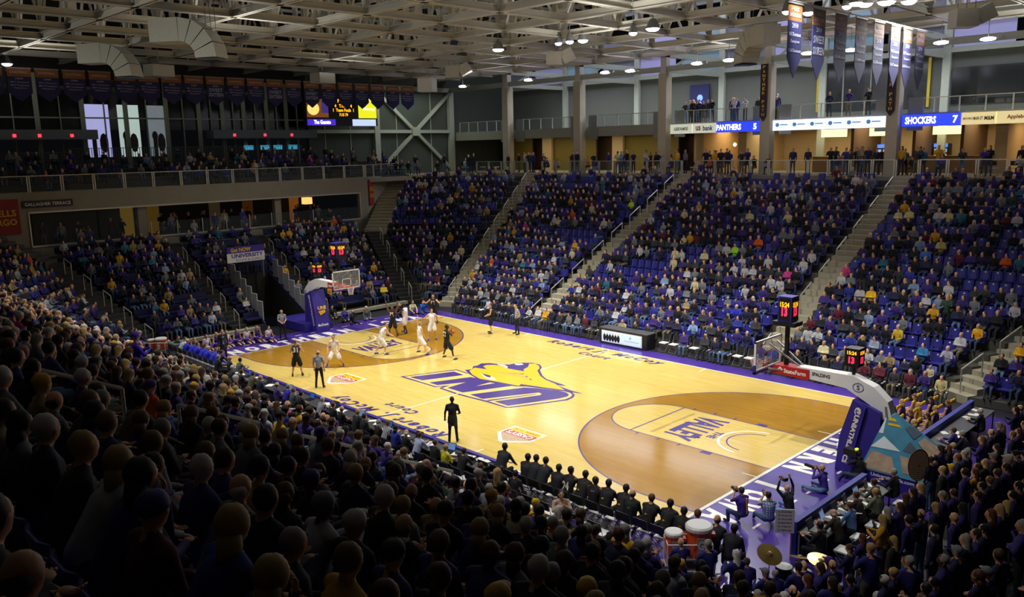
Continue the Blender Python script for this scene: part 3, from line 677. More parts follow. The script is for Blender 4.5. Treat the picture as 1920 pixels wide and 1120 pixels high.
for y, nm in ((-3.65, 'left of'), (2.5, 'right of')):
    for i in range(5):
        x = -19.9-i*1.65; rail((x, y, 0.5*(-x-18.9)+0.0), (1, 0), 0.6, 0.3, '%s short rail loop on the dark stair %s the tunnel' % (nth(i+1), nm), 'rail loops on the bleacher stairs')
for sy, nm in ((1, 'far'), (-1, 'near')):
    for i in range(5):
        t = 0.08+i*0.19; rail((-18.7-7.8*t, sy*(8.95+2.65*t), 4.45*t+0.2), (0.947, -sy*0.32), 0.6, 0.3, '%s short rail loop on the dark %s corner stair' % (nth(i+1), nm), 'rail loops on the bleacher stairs')

# ------------------------------------------------------------------ concourse, terrace and walls
def st(name, b, m, **k): return tag(b.obj(name, m, **k), kind='structure')
b = MB(); b.box(-31.2, 26.5, 8.2, 34, 38.5, 8.5); b.box(-36.6, 17.4, 8.2, -31.2, 38.5, 8.5); b.box(-36.6, -26.5, 8.2, -29.0, 17.4, 8.5); b.box(-31.2, -32, 8.2, 34, -26.5, 8.5)
st('floor_concourse', b, M_CONC)
# end wall with the long window opening
YW = 12.4; b = MB()
b.box(-29.3, -YW-3.4, 4.3, -28.9, -11.76, 8.62); b.box(-29.3, 11.95, 4.3, -28.9, YW+0.3, 8.62); b.box(-29.3, -11.76, 7.4, -28.9, 11.95, 8.62); b.box(-29.3, -11.76, 4.3, -28.9, 11.95, 5.35)
b.add([(-28.9, YW+0.3, 3.9), (-31.6, 17.6, 3.9), (-31.6, 17.6, 8.62), (-28.9, YW+0.3, 8.62), (-29.2, YW+0.3, 3.9), (-31.9, 17.6, 3.9), (-31.9, 17.6, 8.62), (-29.2, YW+0.3, 8.62)],
      [(0, 1, 2, 3), (7, 6, 5, 4), (3, 2, 6, 7), (0, 3, 7, 4), (1, 5, 6, 2)])
b.add([(-28.9, -YW-3.4, 3.9), (-31.6, -19, 3.9), (-31.6, -19, 8.62), (-28.9, -YW-3.4, 8.62)], [(3, 2, 1, 0)])
st('wall_left', b, M_CONC)
w1 = empty('window_1', kind='structure'); b = MB()
for z in (5.35, 7.4): b.box(-29.02, -11.76, z-0.05, -28.82, 11.95, z+0.05)
for y in (-11.76, 11.95): b.box(-29.02, y-0.04, 5.35, -28.82, y+0.04, 7.4)
b.obj('window_frame', M_RAIL, w1)
for y0, y1 in ((-5.0, 11.9), ): 
    for i in range(8):
        y = -4.6+i*1.75; MB().box(-28.93, y-0.03, 5.0, -28.87, y+0.03, 6.35).obj('mullion_post', M_RAIL, w1)
for i, (y0, y1) in enumerate(((-11.6, -7.9), (-7.8, -4.7), (-4.5, -1.2), (-1.1, 2.3), (2.4, 5.7), (5.8, 11.8))): MB().box(-28.98, y0, 5.4, -28.96, y1, 6.3 if i > 1 else 7.3).obj('window_pane', M_GLASS, w1)
st('trim_3', MB().box(-29.5, -5.3, 4.3, -29.1, -4.75, 7.45).box(-29.5, 4.6, 4.3, -29.1, 5.1, 7.45), M_CONC)
b = MB(); b.box(-36.5, -13, 4.3, -29.3, 12.4, 4.9); b.box(-36.5, -13, 4.3, -36.2, 12.4, 8.3)
st('floor_terrace_room', b, mat('dark_room', '26231c', 0.8))
for i, (y, c) in enumerate(((-3.5, 'b89a3a'), (-1.6, '9a7a2c'), (3.2, '6a5a40'), (6.0, '7a4a22'), (10.2, 'c8863a'))):
    tag(MB().box(-36.15, y-0.45, 4.9, -36.1, y+0.45, 7.3).obj('door_%d' % (i+1), mat('lit_room_panel_%d' % i, c, 0.6, emit=c, es=0.1)), kind='structure')
tag(MB().box(-35.0, 10.3, 6.4, -34.4, 10.95, 6.95).obj('drum_lamp', mat('lamp_glow', 'e8a050', 0.5, emit='ffb060', es=1.6)), 'glowing orange drum lamp inside the terrace lounge window', 'lamp')
area(-33, 0, 8.1, 3, 18, 35, (1, 0.8, 0.5))
# red bank banners and terrace sign
for (y0, y1, z0, z1, nm) in ((-14.2, -12.25, 6.2, 8.25, 'large red bank sign on the concrete wall at the left edge'), ):
    o = tag(MB().box(-28.88, y0, z0, -28.82, y1, z1).obj('bank_sign', mat('red_sign', '8c1a1c', 0.6)), nm, 'sign')
    fit_text('WELLS', M_GOLDP, (-28.81, (y0+y1)/2, z0+1.25), (0, 1, 0), (0, 0, 1), 1.6, 0.38, o); fit_text('FARGO', M_GOLDP, (-28.81, (y0+y1)/2, z0+0.72), (0, 1, 0), (0, 0, 1), 1.6, 0.38, o)
P0, P1 = Vector((-28.9, YW+0.55, 0)), Vector((-29.25, YW+1.25, 0))
o = MB().add([(-28.93, 12.85, 6.35), (-29.3, 13.55, 6.35), (-29.3, 13.55, 8.4), (-28.93, 12.85, 8.4), (-28.87, 12.88, 6.35), (-29.24, 13.58, 6.35), (-29.24, 13.58, 8.4), (-28.87, 12.88, 8.4)],
      [(4, 5, 6, 7), (0, 3, 2, 1), (7, 6, 2, 3), (0, 1, 5, 4), (4, 7, 3, 0), (1, 2, 6, 5)]).obj('bank_sign', mat('red_sign')); tag(o, 'tall narrow red bank banner on the concrete wall corner', 'sign')
for t, z in (('WELLS', 7.65), ('FARGO', 7.1)): fit_text(t, M_GOLDP, (-29.03, 13.24, z), (-0.37, 0.7, 0), (0, 0, 1), 0.66, 0.34, o)
o = tag(MB().box(-28.88, -12.05, 7.7, -28.82, -9.25, 8.1).obj('terrace_sign', M_BLK), 'long black sign with pale letters above the lounge window', 'sign')
fit_text('GALLAGHER TERRACE', M_WHT, (-28.81, -10.65, 7.9), (0, 1, 0), (0, 0, 1), 2.55, 0.2, o)

def post_rail(name, A, B, z, h, n, label, gap=0.06, glassy=True, top=True, single=False, pm_=None):
    A = Vector((*A, z)); B = Vector((*B, z)); d = (B-A); L = d.length; d.normalize(); rz = math.atan2(d.y, d.x)
    o = empty(name, A, rz, label, 'railing')
    pp = pm_ or M_RAIL
    pst = MB().box(-0.035, -0.03, -0.25, 0.035, 0.03, h).mesh('post', pp)
    for i in range(n+1):
        x = L*i/n
        if single: inst('post', pst, (x, 0, 0), parent=o)
        else:
            inst('post', pst, (x-gap, 0, 0), parent=o); inst('post', pst, (x+gap, 0, 0), parent=o)
    if glassy:
        g = MB().box(0.12, -0.008, 0.05, L/n-0.12, 0.008, h-0.05).mesh('glass_panel', M_GLASS)
        for i in range(n): inst('glass_panel', g, (L*i/n, 0, 0), parent=o)
    if top: MB().box(0, -0.02, h-0.02, L, 0.02, h+0.03).obj('top_rail', pp, o)
    return o
post_rail('terrace_railing', (-28.95, -13.4), (-28.95, 12.5), 8.62, 0.95, 14, 'glass railing with paired white posts along the terrace edge')
post_rail('corner_railing', (-29.0, 12.7), (-31.6, 17.6), 8.62, 0.95, 4, 'short glass railing turning the corner above the red banner')
for i, (a, b_, n) in enumerate(((-31.0, -24.4, 4), (-22.6, -8.4, 9), (-7.0, 7.0, 10), (8.4, 22.6, 9), (24.5, 34, 6))):
    post_rail('concourse_railing', (a, 26.55), (b_, 26.55), 8.5, 1.0, n, '%s glass railing span along the far concourse edge' % ('leftmost', 'second', 'middle', 'fourth', 'rightmost')[i])
# upper terrace seats behind the terrace railing and the picket fence
rows = [((-30.2-0.8*k, -12.8), (-30.2-0.8*k, 18.0), 8.6+0.3*k) for k in range(5)]
tiers('floor_terrace_tier', rows, M_TIER, last=((-35.0, -12.8), (-35.0, 18.0)), base=8.3)
SECT.append(('terrace', 'upper terrace', rows))
def picket(x, y0, y1, z, h, n, label):
    o = empty('picket_fence', (x, y0, z), PI/2, label, 'fence'); me = MB().box(-0.02, -0.015, 0, 0.02, 0.015, h).mesh('picket', mat('grey_picket', '55594f', 0.6))
    for i in range(n+1): inst('picket', me, ((y1-y0)*i/n, 0, 0), parent=o)
    MB().box(0, -0.02, h-0.04, y1-y0, 0.02, h).box(0, -0.02, 0.1, y1-y0, 0.02, 0.14).obj('fence_rail', mat('grey_picket'), o); return o
picket(-34.9, -7.3, 10.6, 10.0, 1.25, 110, 'long grey picket fence at the back of the upper terrace')
picket(-34.9, -13.0, -7.4, 9.8, 1.2, 34, 'short grey picket fence at the far left of the upper terrace')
# end glass wall beyond the terrace
b = MB()
XW = -36.4
M_PALE = mat('pale_mullion', '7d8478', 0.6)
b.box(XW-0.3, -32, 8.3, XW, -11.5, 24); b.box(XW-0.3, 28.2, 8.3, XW, 38, 24)
b.box(XW-0.3, 12.2, 8.3, XW, 28.2, 24); st('wall_end', b, M_WALLB)
st('wall_end_upper', MB().box(XW-0.3, -11.5, 16.3, XW, 12.2, 24), mat('black_wall', '14161a', 0.8))
g = empty('window_2', kind='structure')
gm = mat('night_glass', '0c1113', 0.15, var=0.0); wy = [-11.5, -8.6, -5.7, -2.75, 0.2, 2.7, 4.6, 6.4, 8.4, 10.2, 12.2]
for i in range(len(wy)-1):
    MB().box(XW-0.2, wy[i], 12.5, XW-0.15, wy[i+1], 16.3).obj('window_pane', gm, g)
    for j, f in enumerate((0, 0.5)): 
        y = wy[i]+(wy[i+1]-wy[i])*f; MB().box(XW-0.1, y-(0.16 if j == 0 else 0.04), 8.6, XW+0.02, y+(0.16 if j == 0 else 0.04), 16.3).obj('mullion', M_PALE, g)
MB().box(XW-0.1, -11.5, 13.3, XW, 12.2, 13.4).obj('transom', M_PALE, g)
for a, b_, zz in ((-11.5, -5.2, 12.4), (3.2, 12.3, 12.4)): MB().box(XW-0.1, a, zz-0.55, XW+1.2, b_, zz+0.1).obj('door_canopy', mat('blue_grey_steel', '5c6a72', 0.6), g)
for i, y in enumerate((-10.4, -8.9, -6.9, 4.9, 7.5, 9.9)):
    o = tag(MB().box(XW+1.2, y-0.1, 12.0, XW+1.24, y+0.1, 12.2).obj('exit_lamp', mat('red_glow', 'ff2a3a', 0.5, emit='ff3044', es=2.5)), 'small red lit sign %s over the terrace doors' % ('leftmost', 'second', 'third', 'fourth', 'fifth', 'rightmost')[i], 'sign', 'red signs over the terrace doors')
# lit display behind the middle windows
for i, (y0, y1) in enumerate(((-5.5, -3.9), (-3.3, -1.8), (-1.2, 0.2), (0.35, 0.6))):
    if i == 3: continue
    o = MB().mi(0).box(XW-0.14, y0, 10.6, XW-0.12, y1, 14.3).mi(1).ell((XW-0.1, y0+0.45, 12.1), (0.02, 0.22, 0.35)).box(XW-0.11, y0+0.3, 10.6, XW-0.1, y0+0.6, 11.9).ell((XW-0.1, y1-0.5, 11.6), (0.02, 0.3, 0.7)).obj('lit_display', [mat('display_glow_%d' % i, ('9aa0c0', 'a8bab8', '8c9498')[i], 0.5, emit=('b0b0e8', 'b8d0c8', '8c98a0')[i], es=(0.75, 0.7, 0.4)[i], var=0.3, scale=1.2), M_BLK])
    tag(o, ('lit display window with striped white glow, left of three', 'lit display window with a dark round head shape, middle of three', 'dim lit display window with dark figures, right of three')[i], 'window display', 'lit lobby displays')
for i, y in enumerate((6.6, 8.0, 9.2, 10.6)):
    tag(MB().box(XW+0.05, y-0.4, 10.95, XW+0.1, y+0.4, 11.3).obj('menu_screen', mat('cyan_screen', '3aa8c8', 0.4, emit='48c0e8', es=0.7, var=0.5, scale=5)), 'cyan lit menu screen %s in the row behind the terrace' % nth(i+1), 'screen', 'cyan screens behind the terrace')
# X bracing bay and steel posts
M_BR = mat('pale_green_steel', 'a6ac9c', 0.55)
b = MB()
for y in (19.1, 28.0): b.box(XW, y-0.28, 8.5, XW+0.4, y+0.28, 16.3)
b.bar((XW+0.2, 19.1, 8.7), (XW+0.2, 28.0, 16.1), 0.25, 0.3); b.bar((XW+0.2, 19.1, 16.1), (XW+0.2, 28.0, 8.7), 0.25, 0.3)
b.box(XW+0.05, 12.2, 12.25, XW+0.35, 28.0, 12.55); b.box(XW+0.02, 23.1, 12.0, XW+0.45, 24.0, 12.8); b.box(XW, 12.2, 16.1, XW+0.4, 28.3, 16.5)
for y in (13.8, 16.4, 21.5, 25.6): b.box(XW, y-0.04, 8.5, XW+0.05, y+0.04, 16.2)
st('trim_brace_frame', b, M_BR)
# far side: columns
for i in range(6):
    x = -28.2+8.6*i
    c = empty('column', (x, 28.0, 8.5), kind='structure')
    MB().box(-0.36, -0.36, 0, 0.36, 0.36, 7.5).obj('concrete_shaft', mat('column_concrete', 'b4ac96', 0.9, scale=1.5, var=0.12), c)
    MB().box(-0.25, -0.25, 7.5, 0.25, 0.25, 9.2).box(-0.32, -0.32, 7.45, 0.32, 0.32, 7.6).obj('steel_stub', M_STEEL, c)
# mezzanine
MZ = 12.25
b = MB(); b.box(XW, 28.6, MZ-0.35, 34, 36, MZ); b.box(XW, 28.5, MZ-0.75, 34, 28.8, MZ+0.05)
st('floor_mezzanine', b, mat('pale_fascia', '8d8d80', 0.7))
b = MB(); b.box(XW, 35.6, MZ, 34, 36, 16.4); st('wall_back', b, M_WALLG)
b = MB()
for i in range(9):
    x = XW+8.6*i; b.box(x-0.25, 35.3, 8.5, x+0.25, 35.6, 24)
for z in (16.4, 18.2, 20.0, 22.0): b.box(XW, 35.35, z, 34, 35.6, z+0.35)
st('trim_back_frame', b, M_BR)
for i in range(16):
    x = XW+0.3+4.3*i
    tag(MB().box(x, 35.5, 16.75, x+3.7, 35.55, 20.0).obj('window_%d' % (3+i), mat('clerestory_%d' % (i % 3), ('5d6068', '80809c', '6c7c84')[i % 3], 0.5, emit=('30323c', '6a6890', '47606c')[i % 3], es=0.9, var=0.2, scale=0.6)), kind='structure')
segs = [(-35.5, -29.0), (-27.4, -20.4), (-18.9, -11.6), (-10.2, -3.0), (-1.7, 5.5), (6.9, 14.0), (15.5, 30)]
for i, (a, b_) in enumerate(segs):
    post_rail('mezzanine_railing', (a, 28.55), (b_, 28.55), MZ, 0.95, 5, '%s mezzanine glass railing counted from the braced wall' % nth(i+1), single=True)
for i in range(6):
    x = -28.1+8.6*i
    for s in (-1, 1): st('trim_panel_%d_%d' % (i, s+1), MB().box(x+s*1.0-0.45, 28.4, MZ-1.0, x+s*1.0+0.45, 28.5, MZ+1.0), mat('grey_screen_panel', '7c8280', 0.6))
# lower concourse back wall
b = MB(); b.box(XW, 35.6, 8.5, -10.4, 36, MZ); st('wall_concourse_left', b, M_BROWN)
for i, (a, b_, m, nm) in enumerate(((-35.5, -33.6, M_BROWN, 'brown'), (-33.2, -29.4, M_OLIVE, 'olive'), (-27.2, -21.2, M_OLIVE, 'olive'), (-18.6, -12.2, M_OLIVE, 'olive'))):
    if nm == 'olive': st('trim_olive_%d' % i, MB().box(a-1.5, 33.9, 8.5, b_-1.5, 34.1, 12.0), m)
for x in (-28.9, -20.3, -11.7): st('trim_cream_%d' % int(-x), MB().box(x-0.2, 33.5, 8.5, x+1.0, 33.8, 12.0), M_CREAM)
b = MB(); b.box(-10.4, 38.0, 8.5, 34, 38.3, MZ); st('wall_concession', b, M_CREAM)
st('ceiling_concession', MB().box(-36, 28.8, MZ-0.45, 34, 38.2, MZ-0.36), mat('warm_soffit', 'a89474', 0.8))
for x, nm in ((-10.4, 'a'), (-6.6, 'b'), (11.2, 'c')): st('wall_pier_'+nm, MB().box(x-0.35, 32.0, 8.5, x+0.35, 38, 11.8), M_CREAM)
st('trim_counter', MB().box(-1.4, 33.0, 8.5, 10.8, 33.7, 9.55).box(-1.4, 32.9, 9.55, 10.8, 33.8, 9.62), mat('oak_counter', 'a87c3c', 0.5))
for x in (1.4, 5.6, 8.6): st('wall_divider_%d' % int(x*10), MB().box(x-0.1, 33.2, 8.5, x+0.1, 38, 11.8), M_BROWN)
st('wall_brick', MB().box(11.6, 36.5, 8.5, 30, 36.8, 11.8), mat('warm_brick', '8e5430', 0.85, scale=5))
signs = [(0.3, 1.9), (6.1 - 3.4, 4.6), (6.3, 8.3), (9.0, 10.4)]
for i, x in enumerate((-0.1, 3.4, 7.6)):
    o = tag(MB().box(x-0.95, 33.5, 11.0, x+0.95, 33.55, 11.55).obj('menu_board', mat('menu_glow', 'd8dca0', 0.5, emit='f0f4b8', es=1.3, var=0.15, scale=3)), '%s glowing menu board over the concession counter' % ('left', 'middle', 'right')[i], 'menu board', 'menu boards over the concession counter')
for i, x in enumerate((2.4, 6.3)):
    o = empty('drink_cooler', (x, 36.3, 8.5), 0, '%s drink cooler with a blue lit header' % ('left', 'right')[i], 'cooler', 'drink coolers in the concession')
    MB().box(-0.5, 0, 0, 0.5, 0.7, 1.9).obj('cabinet', M_BLK, o); MB().box(-0.45, -0.03, 1.65, 0.45, 0, 1.9).obj('lit_header', mat('blue_header', '3058e0', 0.4, emit='4070ff', es=1.6), o)
    for k in range(4):
        MB().box(-0.42, -0.02, 0.25+k*0.35, 0.42, 0.0, 0.5+k*0.35).obj('shelf_of_bottles', mat('bottle_row_%d' % (k % 2), ('c87a5a', '8898c0')[k % 2], 0.4, emit=('d09070', 'a0b0e0')[k % 2], es=0.5, var=0.6, scale=18), o)
for i, (x, z, c) in enumerate(((-9.3, 10.6, 'e08a3a'), (-8.0, 10.9, 'e8a050'), (12.6, 10.8, 'ffc880'), (15.2, 10.9, 'ffd090'), (16.6, 10.9, 'ffd090'))):
    tag(MB().ell((x, 36.2 if x > 0 else 35.5, z), (0.16, 0.1, 0.16)).obj('wall_lamp', mat('lamp_warm', 'ffd8a0', 0.4, emit='ffd8a0', es=5)), '%s round warm lamp on the concourse wall' % nth(i+1), 'lamp', 'warm lamps on the concourse wall')
area(4.5, 34.6, 11.75, 13, 2.5, 420, (1, 0.84, 0.55)); area(-8.5, 35, 11.7, 3, 2, 70, (1, 0.72, 0.4)); area(14.5, 34.5, 11.7, 5, 2, 110, (1, 0.72, 0.42)); area(-4.4, 34, 11.7, 3.5, 2, 70, (1, 0.85, 0.6))
area(-22, 31, 11.7, 18, 2, 260, (1, 0.88, 0.66))
# merchandise in the shop left of the score ribbon
for i in range(9):
    x = -9.9+i*0.38; tag(MB().box(x-0.14, 37.85, 9.9+(i % 3)*0.3, x+0.14, 37.99, 10.5+(i % 3)*0.3).obj('hanging_shirt', mat('shirt_%d' % (i % 4), ('3a2c80', 'caa030', 'b8b8b8', '202028')[i % 4], 0.8)), '%s hanging shirt counted from the left in the team shop' % nth(i+1), 'shirt', 'shirts hanging in the shop')
# ribbon boards on the fascia
def xat(u): return ony(u, 240, 28.1).x
def board(u0, u1, m, label, texts=(), z0=11.5, z1=12.2):
    a, b_ = xat(u0), xat(u1); o = MB().box(a, 28.1, z0, b_, 28.35, z1).obj('ribbon_board', m); tag(o, label, 'sign')
    for t, f, w, h, tm in texts: fit_text(t, tm, (a+(b_-a)*f, 28.08, (z0+z1)/2), (1, 0, 0), (0, 0, 1), w, h, o, bold=0.03)
    return o
M_LEDB = mat('led_blue', '1a30d0', 0.4, emit='2338e8', es=1.5, var=0.05); M_LEDW = mat('led_white', 'e8ecff', 0.4, emit='dfe6ff', es=1.15, var=0.05); M_SIGNL = mat('backlit_sign', 'd8dcc8', 0.5, emit='d8dcc8', es=0.6, var=0.05)
M_LTW = mat('led_letter', 'ffffff', 0.4, emit='ffffff', es=2.2, var=0); M_LTB = mat('sign_letter', '27348a', 0.5, var=0)
board(1257, 1297, M_SIGNL, 'pale backlit sign at the left end of the ribbon boards', [('ALBERONAMORE', 0.5, 1.25, 0.26, mat('olive_letter', '4a5a30', 0.5))])
board(1299, 1341, M_SIGNL, 'white backlit bank sign with red and blue letters', [('us', 0.25, 0.42, 0.34, M_REDP), ('bank', 0.68, 0.85, 0.38, M_LTB)])
board(1343, 1423, M_LEDB, 'blue lit ribbon board reading PANTHERS 5', [('PANTHERS', 0.3, 2.0, 0.42, M_LTW), ('5', 0.91, 0.26, 0.42, M_LTW)])
o = board(1448, 1659, M_LEDW, 'long white lit ribbon board with six small round emblems')
a, b_ = xat(1448), xat(1659)
for i in range(6):
    x = a+(b_-a)*(0.05+i*0.163); MB().lathe([(0.14, 0), (0.14, 0.02)], (0, 0, 0), 14).obj('round_emblem', mat('emblem_blue', '4a88c0', 0.5, emit='4a88c0', es=0.6), o).matrix_world = Matrix.Translation((x, 28.08, 11.88)) @ Matrix.Rotation(PI/2, 4, 'X')
    MB().box(x+0.2, 28.07, 11.85, x+0.75, 28.09, 11.92).obj('wordmark', mat('emblem_blue'), o)
board(1690, 1799, M_LEDB, 'blue lit ribbon board reading SHOCKERS 7', [('SHOCKERS', 0.33, 1.8, 0.44, M_LTW), ('7', 0.92, 0.28, 0.44, M_LTW)])
board(1801, 1865, mat('amber_sign', 'e8d49a', 0.5, emit='f0dca0', es=0.7), 'amber backlit sign with three dark word marks', [('SMITHFIELD', 0.2, 0.55, 0.12, M_BLK), ('MAIN ST', 0.5, 0.5, 0.2, M_BLK), ('M&M', 0.82, 0.5, 0.24, M_BLK)])
board(1867, 1990, mat('amber_sign'), 'amber backlit sign with a red apple mark at the right edge', [('Applebees', 0.35, 1.2, 0.3, mat('red_letter', 'a02820', 0.5))])
# hanging column banners
for x, nm in ((-2.5, 'left'), (6.1, 'right')):
    o = tag(MB().add([(x-0.25, 27.5, 12.5), (x, 27.5, 12.15), (x+0.25, 27.5, 12.5), (x+0.25, 27.5, 16.0), (x-0.25, 27.5, 16.0), (x-0.25, 27.53, 12.5), (x, 27.53, 12.15), (x+0.25, 27.53, 12.5), (x+0.25, 27.53, 16.0), (x-0.25, 27.53, 16.0)],
        [(0, 1, 2, 3, 4), (9, 8, 7, 6, 5), (0, 4, 9, 5), (3, 2, 7, 8), (4, 3, 8, 9), (1, 0, 5, 6), (2, 1, 6, 7)]).obj('column_banner', mat('dark_banner', '2c2530', 0.8)), 'narrow dark banner with gold letters on the %s concourse column' % nm, 'banner')
    for i, t in enumerate('PANTHER PATH'):
        if t != ' ': fit_text(t, M_GOLDP, (x, 27.49, 15.8-i*0.29), (1, 0, 0), (0, 0, 1), 0.2 if t != 'I' else 0.05, 0.2, o)
# practice room windows on the upper back wall and dark glass at the right
g = empty('window_30', kind='structure')
a, b_ = ony(1533, 170, 35.6).x, ony(1745, 170, 35.6).x
MB().box(a, 35.5, 12.9, b_, 35.55, 16.2).obj('window_pane', mat('practice_glass', '26292c', 0.2, var=0.6, scale=2.5), g)
for x in (a+0.1, b_-0.1): MB().box(x-0.09, 35.4, 12.9, x+0.09, 35.5, 16.2).obj('yellow_jamb', mat('yellow_paint', 'b8a020', 0.6), g)
for k in range(1, 4): MB().box(a+(b_-a)*k/4-0.04, 35.4, 12.9, a+(b_-a)*k/4+0.04, 35.5, 16.2).obj('mullion', M_PALE, g)
st('window_31', MB().box(ony(1785, 160, 35.5).x, 35.45, 13.0, 32, 35.55, 15.4), gm)
o = tag(MB().box(ony(1295, 160, 35.4).x, 35.3, 13.1, ony(1331, 160, 35.4).x, 35.4, 15.6).obj('poster', mat('navy_poster', '1a1f58', 0.6)), 'navy poster with a glowing round emblem on the grey upper wall', 'poster')
cx_ = ony(1313, 160, 35.3).x; MB().ell((cx_, 35.28, 14.5), (0.28, 0.03, 0.28)).ell((cx_, 35.28, 14.0), (0.2, 0.03, 0.2)).obj('glowing_emblem', mat('blue_glow', '5a78ff', 0.4, emit='6080ff', es=2.2), o)
# walls that close the room
b = MB(); b.box(33.8, -32, -0.3, 34.1, 38.3, 24); st('wall_right', b, M_WALLG)
st('wall_near', MB().box(-36.7, -32.3, -0.3, 34.1, -32, 24), M_WALLG)
st('ceiling', MB().box(-37, -32.3, 24.0, 34.1, 38.3, 24.3), M_DECK)

# ------------------------------------------------------------------ roof steel
GY = [-24.8+4.5*i for i in range(12)]; GX = [-36.7+4.3*i for i in range(16)]; ZB, ZT = 17.1, 21.4
def ibeam(L, w, h, m, name):
    b = MB(); b.box(0, -w/2, -h/2, L, w/2, -h/2+0.05); b.box(0, -w/2, h/2-0.05, L, w/2, h/2); b.box(0, -0.04, -h/2, L, 0.04, h/2); return b.mesh(name, m)
PST = MB().box(-0.14, -0.14, 0, 0.14, 0.14, ZT-ZB).mesh('post', M_STEEL)
def truss(A, B, nodes, name, half=False):
    A = Vector((*A, 0)); B = Vector((*B, 0)); L = (B-A).length; d = (B-A)/L
    t = empty(name, (A.x, A.y, 0), math.atan2(d.y, d.x), kind='structure')
    ch = ibeam(L, 0.3, 0.36, M_STEEL, 'bottom_chord'); inst('bottom_chord', ch, (0, 0, ZB), parent=t)
    tc_ = MB().box(0, -0.1, -0.1, L, 0.1, 0.1).mesh('top_chord', M_STEEL); inst('top_chord', tc_, (0, 0, ZT), parent=t)
    for i, x in enumerate(nodes):
        if not half: inst('post', PST, (x, 0, ZB), parent=t)
        if i+1 < len(nodes) and not half:
            x2 = nodes[i+1]; m_ = (x+x2)/2
            key = round(x2-x, 3)
            if key not in BRC: 
                q = (x2-x)/2; BRC[key] = (MB().bar((0, 0, 0.1), (q, 0, ZT-ZB-0.1), 0.13, 0.13).mesh('brace', M_STEEL), MB().bar((0, 0, ZT-ZB-0.1), (q, 0, 0.1), 0.13, 0.13).mesh('brace', M_STEEL))
            inst('brace', BRC[key][0], (x, 0, ZB), parent=t); inst('brace', BRC[key][1], (m_, 0, ZB), parent=t)
    return t
BRC = {}
for y in GY:
    if y < -17: continue
    xs = [x-GX[0] for x in GX if x < 19]; truss((GX[0], y), (18, y), xs, 'roof_truss')
for x in GX:
    if x > 16: continue
    ys = [y-GY[0] for y in GY if y > -17]; truss((x, GY[0]), (x, 26), ys, 'cross_truss', half=True)
# column line beams and outer bay
b = MB()
for z in (16.15, 17.6): b.box(XW, 27.85, z, 34, 28.15, z+0.4)
for i in range(9):
    x = XW-0.3+8.6*i; b.box(x-0.15, 24, 17.2, x+0.15, 35.6, 17.6); b.box(x-0.12, 28, 16.1, x+0.12, 35.6, 16.45)
    b.bar((x, 28.2, 16.2), (x, 31, 17.4), 0.15, 0.15)
st('trim_outer_bay_beams', b, M_BR)
for i in range(12):
    x = -34+i*4.3
    st('trim_purlin_%d' % i, MB().box(x, -17, 23.2, x+0.15, 36, 23.4), M_STEEL)
# ventilation duct elbows, speakers, lamps
M_DUCT = mat('duct_metal', 'b8b6a8', 0.45, metal=0.3)
def elbow(loc, rz, label):
    o = empty('duct_outlet', loc, rz, label, 'duct', 'curved duct outlets under the roof')
    for i in range(4):
        a0, a1 = PI/2-i*PI/8-0.015, PI/2-(i+1)*PI/8+0.015; P = []
        for r_, aa in ((0.75, a0), (1.75, a0), (1.75, a1), (0.75, a1)): P.append((-0.2+r_*math.cos(aa), -1.4+r_*math.sin(aa)))
        MB().add([(x, -0.5, z) for x, z in P]+[(x, 0.5, z) for x, z in P], [(3, 2, 1, 0), (4, 5, 6, 7), (0, 1, 5, 4), (1, 2, 6, 5), (2, 3, 7, 6), (3, 0, 4, 7)]).obj('duct_segment', M_DUCT, o)
    MB().box(0.6, -0.45, -1.5, 1.5, 0.45, -1.42).obj('outlet_grille', M_BLK, o)
    MB().box(-1.6, -0.5, -0.65, -0.2, 0.5, 0.35).obj('duct_run', M_DUCT, o)
    for s in (-0.4, 0, 0.4): MB().tube([(1.1, s, -0.1), (1.1, s, 3.2)], 0.015, 4).obj('hanger_rod', M_GREYM, o)
for i, (u, v) in enumerate(((205, 95), (352, 50))):
    p = onz(u, v, 16.2); elbow(p, 0.6, ('lower', 'upper')[i]+' white curved duct outlet hanging above the banners')
for i, (u, v) in enumerate(((1418, 65), )):
    p = onz(u, v, 16.4); elbow(p, 2.6, 'white curved duct outlet near the hanging banners')
for i, (u, v) in enumerate(((298, 133), (605, 147))):
    p = onx(u, v, -26); o = empty('speaker_box', p, 0.2, '%s pale loudspeaker box in front of the banner row' % ('left', 'right')[i], 'speaker', 'loudspeakers under the roof')
    MB().box(-0.5, -0.75, -0.35, 0.5, 0.75, 0.35).obj('cabinet', M_DUCT, o); MB().tube([(0, 0, 0.35), (0, 0, 1.8)], 0.03, 5).obj('hanger', M_GREYM, o)
p = onx(801, 160, -24); o = empty('speaker_box', p, 0.5, 'bright white hanging speaker box above the braced wall', 'speaker', 'loudspeakers under the roof')
MB().box(-0.6, -0.5, -0.5, 0.6, 0.5, 0.5).obj('cabinet', M_WHT, o)
for s in (-0.3, 0, 0.3): MB().tube([(0, s, 0.5), (0, s, 1.9)], 0.02, 5).obj('hanger', M_GREYM, o)
for i, (u, v) in enumerate(((855, 135), (1045, 110), (1815, 35))):
    p = onz(u, v, 16.2); o = empty('speaker_cluster', p, 0.7, '%s beige speaker cluster under the roof steel' % ('left', 'middle', 'right')[i], 'speaker', 'loudspeakers under the roof')
    MB().box(-0.7, -0.5, -0.4, 0.3, 0.5, 0.4).obj('cabinet', M_DUCT, o); MB().bar((0.3, 0, 0), (1.0, 0, 0.35), 0.9, 0.7).obj('horn', M_DUCT, o)
    for s in (-0.5, -0.1, 0.3): MB().tube([(s, 0, 0.4), (s, 0, 1.5)], 0.02, 5).obj('hanger', M_GREYM, o)
